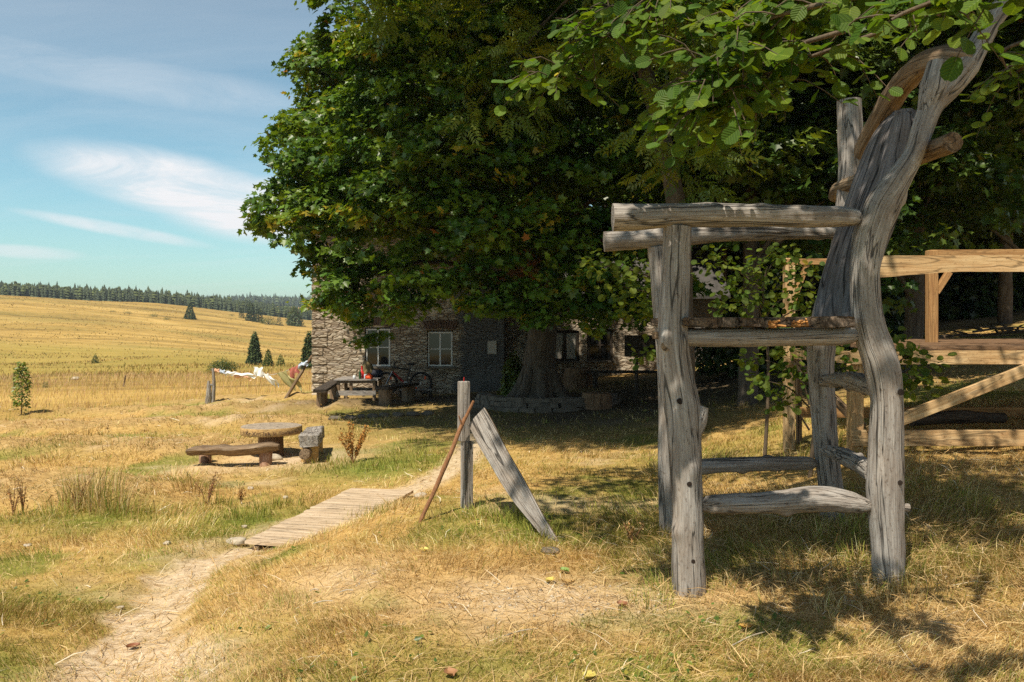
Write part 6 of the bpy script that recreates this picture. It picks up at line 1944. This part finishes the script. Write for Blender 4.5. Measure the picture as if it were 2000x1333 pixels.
dock(690, 906, 78, 'orange brown dock plant gone to seed behind the boardwalk', (.42, .22, .06), 11, .4, nl=110, ls=.03)
dock(26, 1008, 68, 'dark brown dock plant at the left edge', (.36, .235, .10), 7, .3, nl=26, ls=.018)
dock(45, 1004, 75, 'dark brown dock plant second from the left edge', (.33, .21, .09), 6, .28, nl=26, ls=.018)
dock(150, 1000, 80, 'bleached dock plant in the tall grass left of the path', (.36, .25, .11), 6, .4, nl=30, ls=.02)
dock(405, 985, 66, 'brown dock plant left of the boardwalk', (.42, .29, .13), 9, .5, nl=24, ls=.018)
dock(470, 985, 42, 'short brown dock plant just left of the boardwalk', (.36, .23, .09), 6, .35, nl=24, ls=.018)
dock(1235, 1065, 45, 'small curled dry weed left of the chair leg', (.40, .28, .13), 6, .5, nl=26, ls=.02)

# ------------------------------------------------------------------ grass
def blades(name, x, y, h, w, lean, az, C, label, seg2=True):
    n = len(x)
    z = HF(x, y) - .008
    B = np.stack([x, y, z], -1)
    d = np.stack([np.cos(az), np.sin(az), np.zeros(n)], -1)
    s = np.stack([-np.sin(az), np.cos(az), np.zeros(n)], -1)
    tw = rng.random(n) * 6.28
    s = s * np.cos(tw)[:, None] + d * np.sin(tw)[:, None]
    up = np.array([0, 0, 1.0])
    l1 = lean * .55; l2 = lean * 1.25
    m = B + (d * np.sin(l1)[:, None] + up * np.cos(l1)[:, None]) * (h * .55)[:, None]
    e = m + (d * np.sin(np.minimum(l2, 1.65))[:, None] + up * np.cos(np.minimum(l2, 1.65))[:, None]) * (h * .5)[:, None]
    hw = (w / 2)[:, None]
    V = np.stack([B - s * hw, B + s * hw, m + s * hw * .8, m - s * hw * .8, e], 1).reshape(-1, 3)
    o = np.arange(n) * 5
    L = np.stack([o, o + 1, o + 2, o + 3, o + 3, o + 2, o + 4], -1).ravel()
    S = np.tile([4, 3], n)
    ob = np_mesh(name, V, L, S, M['blade'], None, {'col': ('FLOAT_COLOR', np.repeat(C, 5, axis=0))})
    return tag(ob, label, 'grass', kind='stuff')


def inside_house(x, y):
    return ((x > -6.3) & (x < -.3) & (y > 27)) | ((x > -.3) & (x < 7.5) & (y > 30.5))


def on_board(x, y):
    f = (y - 7.7) / 2.35
    xl = -2.5 + .58 * f
    return (f > -.03) & (f < 1.0) & (x > xl + .0) & (x < xl + .80)


def palette(x, y, g, b, hay, n):
    r = rng.random(n)
    straw = np.array([.60, .42, .16]); pale = np.array([.70, .55, .30]); brown = np.array([.36, .22, .085]); green = np.array([.13, .19, .03]); ygreen = np.array([.33, .31, .06])
    C = straw * (1 - r[:, None]) + pale * r[:, None]
    s = rng.random(n) < .22 + .35 * hay
    C[s] = brown * (.7 + .6 * rng.random((s.sum(), 1)))
    q = rng.random(n)
    s = q < g * .62 + .03
    C[s] = (green * (1 - r[:, None]) + ygreen * r[:, None])[s]
    s = (q > .9 - g * .2)
    C[s] = ygreen * (.8 + .5 * rng.random((s.sum(), 1)))
    x = x + np.zeros(n); y = y + np.zeros(n)
    big = fbm(x * .9, y * .9, 101, 4); fine = fbm(x * 4.5, y * 4.5, 105, 3)
    ok = np.clip((big - .5) * 3.2 + (fine - .5) * 1.6, -1, 1)[:, None]      # burnt brown against pale straw
    C = C * (1 + ok * np.array([.24, .32, .42]))
    C = C * (.72 + .5 * rng.random((n, 1)))
    return np.concatenate([np.clip(C, .01, .85), np.ones((n, 1))], 1)


def near_grass():
    N = 430000
    # even cover as seen: density falls with distance
    t = rng.random(N)
    y = 1 / ((1 / 2.9) * (1 - t) + (1 / 27.0) * t)
    x = (rng.random(N) * 2 - 1) * (.70 * y + .9)
    g = m_green(x, y); b = m_bare(x, y); hay = m_hay(x, y); soil = m_soil(x, y)
    keep = (rng.random(N) > b * .93) & (rng.random(N) > soil * .9) & ~on_board(x, y) & ~inside_house(x, y)
    clump = fbm(x * 7, y * 7, 81, 2)
    keep &= rng.random(N) < .35 + 1.1 * clump
    x, y, g, b, hay, clump = [a[keep] for a in (x, y, g, b, hay, clump)]
    n = len(x)
    tall = sstep(.55, .75, fbm(x * 1.6, y * 1.6, 83, 3))
    rough = np.exp(-(((x - 3.2) / 2.4) ** 2 + ((y - 6.4) / 1.7) ** 2))        # unmown round the chair
    rough = np.maximum(rough, np.exp(-(((x + 4.6) / 2.0) ** 2 + ((y - 8.7) / 1.4) ** 2)))
    h = (.028 + .035 * rng.random(n)) * (1 + .5 * g + 1.0 * tall * .6 + 1.7 * rough * rng.random(n)) * (1 + .35 * sstep(6, 20, y))
    h = h * (1 - .5 * b) * (.55 + .95 * sstep(.35, .68, fbm(x * 2.1, y * 2.1, 85, 3)))
    w = .0030 * np.maximum(1, y / 5.5) ** .95 * (.7 + .7 * rng.random(n))
    lean = np.abs(rng.normal(size=n)) * .5 + .45 + .55 * (1 - g) * rng.random(n)
    h = h * (1 + .55 * (1 - g) * rng.random(n))
    comb = 9.0 * fbm(x * .55, y * .55, 87, 3) + rng.normal(size=n) * .9
    blades('grass', x, y, h, w, lean, comb, palette(x, y, g, b, hay, n), 'short dry mown grass with green patches across the foreground')


near_grass()


def straw():
    N = 90000
    t = rng.random(N)
    y = 1 / ((1 / 3.0) * (1 - t) + (1 / 30.0) * t)
    x = (rng.random(N) * 2 - 1) * (.70 * y + .9)
    hay = m_hay(x, y); rough = np.exp(-(((x - 3.0) / 2.6) ** 2 + ((y - 6.2) / 1.6) ** 2))
    soil = m_soil(x, y)
    keep = (rng.random(N) < .16 + 1.0 * hay + .7 * rough + .25 * m_bare(x, y)) & ~on_board(x, y) & ~inside_house(x, y) & (rng.random(N) > soil)
    x, y, hay, rough = x[keep], y[keep], hay[keep], rough[keep]; n = len(x)
    z = HF(x, y) + .006 + .07 * rng.random(n) ** 1.6 * np.clip(hay + rough * .7, 0, 1) + .008 * rng.random(n)
    L = (.08 + .16 * rng.random(n)) * (1 + .3 * sstep(8, 20, y)); az = rng.random(n) * 6.28 + 0; el = rng.normal(size=n) * .22
    d = np.stack([np.cos(az) * np.cos(el), np.sin(az) * np.cos(el), np.sin(el)], -1)
    s = np.stack([-np.sin(az), np.cos(az), rng.normal(size=n) * .3], -1)
    bend = rng.normal(size=n) * .25
    A = np.stack([x, y, z], -1)
    m = A + d * (L * .5)[:, None] + np.stack([-np.sin(az), np.cos(az), np.zeros(n)], -1) * (bend * L * .3)[:, None] + np.array([0, 0, 1]) * (.1 * L * rng.random(n))[:, None]
    e = A + d * L[:, None]
    e[:, 2] = np.maximum(e[:, 2], z - .02)
    hw = (.0016 * np.maximum(1, y / 5) * (.6 + .9 * rng.random(n)))[:, None]
    V = np.stack([A - s * hw, A + s * hw, m + s * hw, m - s * hw, e], 1).reshape(-1, 3)
    o = np.arange(n) * 5
    Lp = np.stack([o, o + 1, o + 2, o + 3, o + 3, o + 2, o + 4], -1).ravel()
    r = rng.random((n, 1))
    C = np.array([.66, .50, .26]) * r + np.array([.42, .26, .10]) * (1 - r)
    C = C * (.7 + .5 * rng.random((n, 1)))
    s = rng.random(n) < .05
    C[s] = np.array([.78, .70, .55])
    ob = np_mesh('hay', V, Lp, np.tile([4, 3], n), M['blade'], None, {'col': ('FLOAT_COLOR', np.repeat(np.concatenate([C, np.ones((n, 1))], 1), 5, axis=0))})
    tag(ob, 'loose straw and hay strewn over the mown meadow', 'hay', kind='stuff')


straw()


def tufts():
    X, Y, H, Wd, Ln, Az, Cc = [], [], [], [], [], [], []
    def tuft(cx, cy, n, rad, h, green, w=.004, lean=.35):
        a = rng.random(n) * 6.28; r = rad * np.sqrt(rng.random(n))
        X.append(cx + np.cos(a) * r); Y.append(cy + np.sin(a) * r); H.append(h * (.45 + .7 * rng.random(n))); Wd.append(w * (.6 + .8 * rng.random(n)))
        Ln.append(np.abs(rng.normal(size=n)) * lean + .12); Az.append(a + rng.normal(size=n) * .8)
        g = np.full(n, green); Cc.append(palette(cx, cy, g, 0, 0 * g, n))
    # long grass in the places the mower left
    for u, v, n, rad, h, gr, ln in ((930, 1010, 110, .16, .14, .9, .4), (970, 1010, 140, .2, .17, 1, .4), (1010, 1020, 160, .22, .18, 1, .45), (1050, 1045, 150, .2, .17, 1, .45), (1085, 965, 18, .03, .15, 1, .3), (1030, 1065, 90, .2, .11, .9, .5), (1160, 1000, 60, .2, .12, .9, .5),
                                    (1260, 1040, 120, .22, .16, .8, .5), (1300, 1150, 120, .12, .14, .9, .5), (1270, 1180, 90, .14, .12, .8, .6), (1400, 1150, 80, .18, .12, .4, .6), (1640, 1060, 90, .2, .2, .8, .6), (1680, 1100, 110, .16, .17, .7, .6), (1760, 1130, 120, .15, .16, .7, .6), (1710, 1160, 120, .16, .13, .35, .6), (1560, 1130, 110, .25, .16, .3, .7), (1500, 1050, 90, .3, .16, .3, .8),
                                    (1780, 1080, 70, .18, .18, .6, .6), (1850, 1150, 90, .3, .15, .4, .8), (1930, 1100, 110, .3, .17, .2, .8), (1620, 880, 90, .2, .2, .8, .4), (1560, 900, 80, .25, .18, .7, .5),
                                    (180, 985, 230, .3, .46, .3, .25), (220, 1000, 160, .25, .38, .4, .3), (150, 980, 120, .2, .4, .1, .3), (380, 960, 120, .3, .26, .1, .5), (340, 935, 160, .4, .2, .0, .8), (160, 850, 200, .6, .2, .0, .9), (250, 880, 160, .6, .18, .0, .9), (90, 900, 160, .6, .2, .0, .9), (250, 1010, 90, .3, .22, .7, .4), (130, 1005, 80, .25, .3, .4, .3), (70, 1010, 120, .5, .16, .9, .5), (330, 1010, 110, .4, .15, .8, .5), (420, 990, 110, .3, .22, .7, .4), (480, 1010, 90, .25, .18, .9, .4), (520, 995, 90, .22, .15, 1, .5), (560, 985, 70, .2, .14, .9, .5), (440, 1045, 90, .2, .1, 1, .6), (600, 1040, 60, .25, .12, .4, .4), (700, 1010, 80, .3, .13, .4, .4), (760, 1000, 80, .25, .12, .4, .4), (650, 1030, 80, .3, .12, .4, .4),
                                    (640, 905, 110, .4, .14, .9, .4), (700, 915, 140, .5, .13, 1, .4), (780, 905, 160, .6, .13, 1, .4), (830, 900, 90, .4, .12, 1, .4), (1830, 950, 90, .4, .16, .5, .6), (1900, 1000, 90, .4, .16, .3, .7)):
        g = hit(u, v); tuft(g[0], g[1], n, rad, h, gr, .0042 * max(1, g[1] / 6), ln)
    for _ in range(220):                              # scattered bents
        y = 4 + 16 * rng.random() ** 1.5; x = (rng.random() * 2 - 1) * .62 * y
        if inside_house(np.array([x]), np.array([y]))[0] or on_board(np.array([x]), np.array([y]))[0] or m_bare(np.array([x]), np.array([y]))[0] > .4: continue
        tuft(x, y, int(14 + 22 * rng.random()), .05 + .09 * rng.random(), .06 + .09 * rng.random(), float(m_green(np.array([x]), np.array([y]))[0]), .0038 * max(1, y / 6), .5)
    blades('grass', np.concatenate(X), np.concatenate(Y), np.concatenate(H), np.concatenate(Wd), np.concatenate(Ln), np.concatenate(Az), np.vstack(Cc), 'longer green and dry grass tufts left by the mower')


tufts()


def tall_grass():
    N = 52000
    y = 21 + 42 * rng.random(N) ** 1.25
    x = -46 + 42 * rng.random(N)
    edge = 30.5 + np.minimum(x + 10.5, 0) * 1.7 + 1.2 * (fbm(x * .4, y * .4, 90, 3) - .5)
    keep = (y > edge) & (x > -.72 * y) & (x < -.22 * y + .5) & ~inside_house(x, y) & (rng.random(N) < .3 + 1.1 * fbm(x * .5, y * .5, 95, 3))
    x, y = x[keep], y[keep]; n = len(x)
    nearedge = 1 - sstep(0, 2.6, y - 30.5 - np.minimum(x + 10.5, 0) * 1.7)
    h = (.14 + .26 * rng.random(n) ** 1.8) * (1 - .35 * nearedge) * (.35 + 1.3 * fbm(x * .35, y * .35, 99, 3))
    r = rng.random((n, 1))
    C = np.array([.66, .49, .25]) * r + np.array([.55, .38, .18]) * (1 - r)
    pk = (rng.random(n) < .18 * fbm(x * .2, y * .4, 97, 2) * 2); C[pk] = np.array([.50, .30, .20])
    gsel = rng.random(n) < .12 + .75 * nearedge; C[gsel] = np.array([.30, .31, .06]) * (.7 + .6 * rng.random((gsel.sum(), 1)))
    C *= .86 + .26 * rng.random((n, 1))
    blades('tall_grass', x, y, h, .011 * (y / 32) * (.6 + .8 * rng.random(n)), np.abs(rng.normal(size=n)) * .4 + .1, rng.normal(size=n) * 1.5, np.concatenate([C, np.ones((n, 1))], 1), 'tall unmown golden grass behind the washing line')


tall_grass()


def weeds():
    N = 9000
    t = rng.random(N); y = 1 / ((1 / 3.4) * (1 - t) + (1 / 16.0) * t); x = (rng.random(N) * 2 - 1) * (.68 * y + .5)
    k = (rng.random(N) < m_green(x, y) * .55 * sstep(.45, .62, fbm(x * 2.6, y * 2.6, 121, 3))) & ~on_board(x, y) & (m_bare(x, y) < .4)
    x, y = x[k], y[k]; n = len(x)
    z = HF(x, y) + .012 + .03 * rng.random(n)
    N_ = np.array([0, -.2, 1.0]) + rng.normal(size=(n, 3)) * .35; D = rng.normal(size=(n, 3)) + (0, 0, .35)
    o = leaves('weeds', np.stack([x, y, z], -1), N_, D, .018 + .028 * rng.random(n), leaf_cols(n, rng.random(n), (.10, .16, .025), .5, (.3, .26, .05), .3), T_SIMPLE, M['leaf'], None)
    tag(o, 'small broad leaved weeds among the green grass', 'weeds', kind='stuff')
    # pebbles trodden into the path
    N = 2600
    y = 3.2 + 8.5 * rng.random(N) ** 1.5; x = -2.4 + 1.7 * (rng.random(N) - .5) + .0 * y
    x2 = 2.4 * (rng.random(N) - .5) + .2; y2 = 4.4 + 1.3 * rng.random(N)
    x = np.r_[x, x2]; y = np.r_[y, y2]
    k = (m_bare(x, y) > .45) & (rng.random(len(x)) < .5) & ~on_board(x, y); x, y = x[k], y[k]; n = len(x)
    c = np.stack([x, y, HF(x, y) + .001], -1)
    r = .004 + .012 * rng.random(n) ** 3
    oct_ = np.array([(1, 0, 0), (0, 1, 0), (-1, 0, 0), (0, -1, 0), (0, 0, .7), (0, 0, -.7)], float)
    V = c[:, None] + r[:, None, None] * (oct_[None] * (.6 + .7 * rng.random((n, 6, 1))))
    f = np.array([[0, 1, 4], [1, 2, 4], [2, 3, 4], [3, 0, 4], [1, 0, 5], [2, 1, 5], [3, 2, 5], [0, 3, 5]])
    o = np_mesh('gravel', V.reshape(-1, 3), (np.arange(n)[:, None, None] * 6 + f[None]).ravel(), np.full(n * 8, 3), M['stone'], None, None, True)
    tag(o, 'small pebbles trodden into the bare path', 'gravel', kind='stuff')


weeds()


def hill_tussocks():
    N = 26000
    t = rng.random(N)
    y = 60 * (470 / 60) ** t; x = -.66 * y + .60 * y * rng.random(N)
    keep = rng.random(N) < .15 + 1.2 * sstep(.42, .66, fbm(x * .03, y * .07, 111, 4))
    x, y = x[keep], y[keep]; n = len(x)
    r = rng.random((n, 1))
    C = np.array([.54, .38, .14]) * r + np.array([.38, .26, .08]) * (1 - r)
    g = rng.random(n) < .25; C[g] = np.array([.27, .23, .055])
    C *= .7 + .5 * rng.random((n, 1))
    blades('grass', x, y, .22 + .3 * rng.random(n), .10 * (y / 100) * (.5 + rng.random(n)), .3 + .6 * rng.random(n), rng.random(n) * 6.28, np.concatenate([C, np.ones((n, 1))], 1), 'tussocks of dry grass over the open hillside')


hill_tussocks()


# fallen leaves and a few bigger dry stems on the trodden ground
def litter():
    for u, v, r, lab, c in ((1345, 1137 + 60, .035, 'x', None),):
        pass
    spots = [(1075, 1140, 'yellow fallen leaf in the leaf shadow on bare ground', (.50, .39, .10)), (1103, 1120, 'green fallen leaf at the edge of the leaf shadow', (.17, .26, .06)), (1110, 1143, 'brown fallen leaf beside the yellow one', (.35, .22, .08)),
             (1215, 1187, 'dark brown curled leaf near the chair leg', (.22, .09, .04)), (260, 1270, 'dark red leaf on the sandy path', (.20, .07, .03)), (1457, 1232, 'ochre fallen leaf in front of the chair', (.55, .32, .08)), (880, 1323, 'brown leaf at the bottom of the photo', (.30, .15, .07)), (1150, 1330, 'yellow leaf at the bottom edge of the photo', (.48, .40, .10)), (828, 1080, 'small pale yellow leaf on the mound', (.66, .55, .16))]
    for u, v, lab, c in spots:
        g = hit(u, v); g[2] += .015
        t = MB(); s = .04
        n = 7; P = np.zeros((n, 5, 3))
        for i in range(n):
            f = i / (n - 1); w = math.sin(math.pi * (f * .92 + .05)) * .42
            for j in range(5):
                q = (j - 2) / 2
                P[i, j] = ((f - .5) * 2 * s, q * w * 2 * s, (abs(q) ** 2 * .35 + .4 * (f - .5) ** 2) * s)
        a = rng.random() * 6.28
        Rm = np.array([[math.cos(a), -math.sin(a), 0], [math.sin(a), math.cos(a), 0], [0, 0, 1]])
        t.grid(P @ Rm.T + g)
        tag(t.build('fallen_leaf', plain('dry_leaf', c, .6, var=.2, scale=30), None, g), lab, 'leaf', 'fallen leaves')
    for u, v, u2, v2, lab in ((611, 1187, 651, 1181, 'white dry stalk lying on the mound'), (1428, 1271, 1496, 1243, 'long bent pale stalk in front of the chair'), (604, 1161, 622, 1158, 'short pale stalk left on the mound'), (662, 1165, 690, 1160, 'short white stalk right of the others on the mound'), (985, 1250, 1050, 1236, 'long straw on the bare ground below the leaf shadow')):
        a = hit(u, v); b = hit(u2, v2); a[2] += .02; b[2] += .02
        m = MB(); m.tube([a, (a + b) / 2 + (0, 0, .008), b], [.0035, .004, .003], 6, 8, .1)
        tag(m.build('dry_stalk', M['stone'], None, a), lab, 'stalk', 'pale stalks on the ground')


litter()


# ------------------------------------------------------------------ air
def haze():
    m, nt, out = mat_new('summer_haze')
    v = nt.nodes.new('ShaderNodeVolumePrincipled')
    v.inputs['Color'].default_value = (.80, .90, 1.0, 1)
    v.inputs['Density'].default_value = .0002
    v.inputs['Anisotropy'].default_value = .2
    nt.links.new(v.outputs[0], out.inputs['Volume'])
    x, y0, y1, z0, z1 = 3900, -30, 2750, -22, 75
    V = [(-x, y0, z0), (x, y0, z0), (x, y1, z0), (-x, y1, z0), (-x, y0, z1), (x, y0, z1), (x, y1, z1), (-x, y1, z1)]
    o = np_mesh('haze', V, [0, 3, 2, 1, 4, 5, 6, 7, 0, 1, 5, 4, 1, 2, 6, 5, 2, 3, 7, 6, 3, 0, 4, 7], [4] * 6, m)
    tag(o, 'thin summer haze over the valley', 'haze', kind='stuff')


haze()
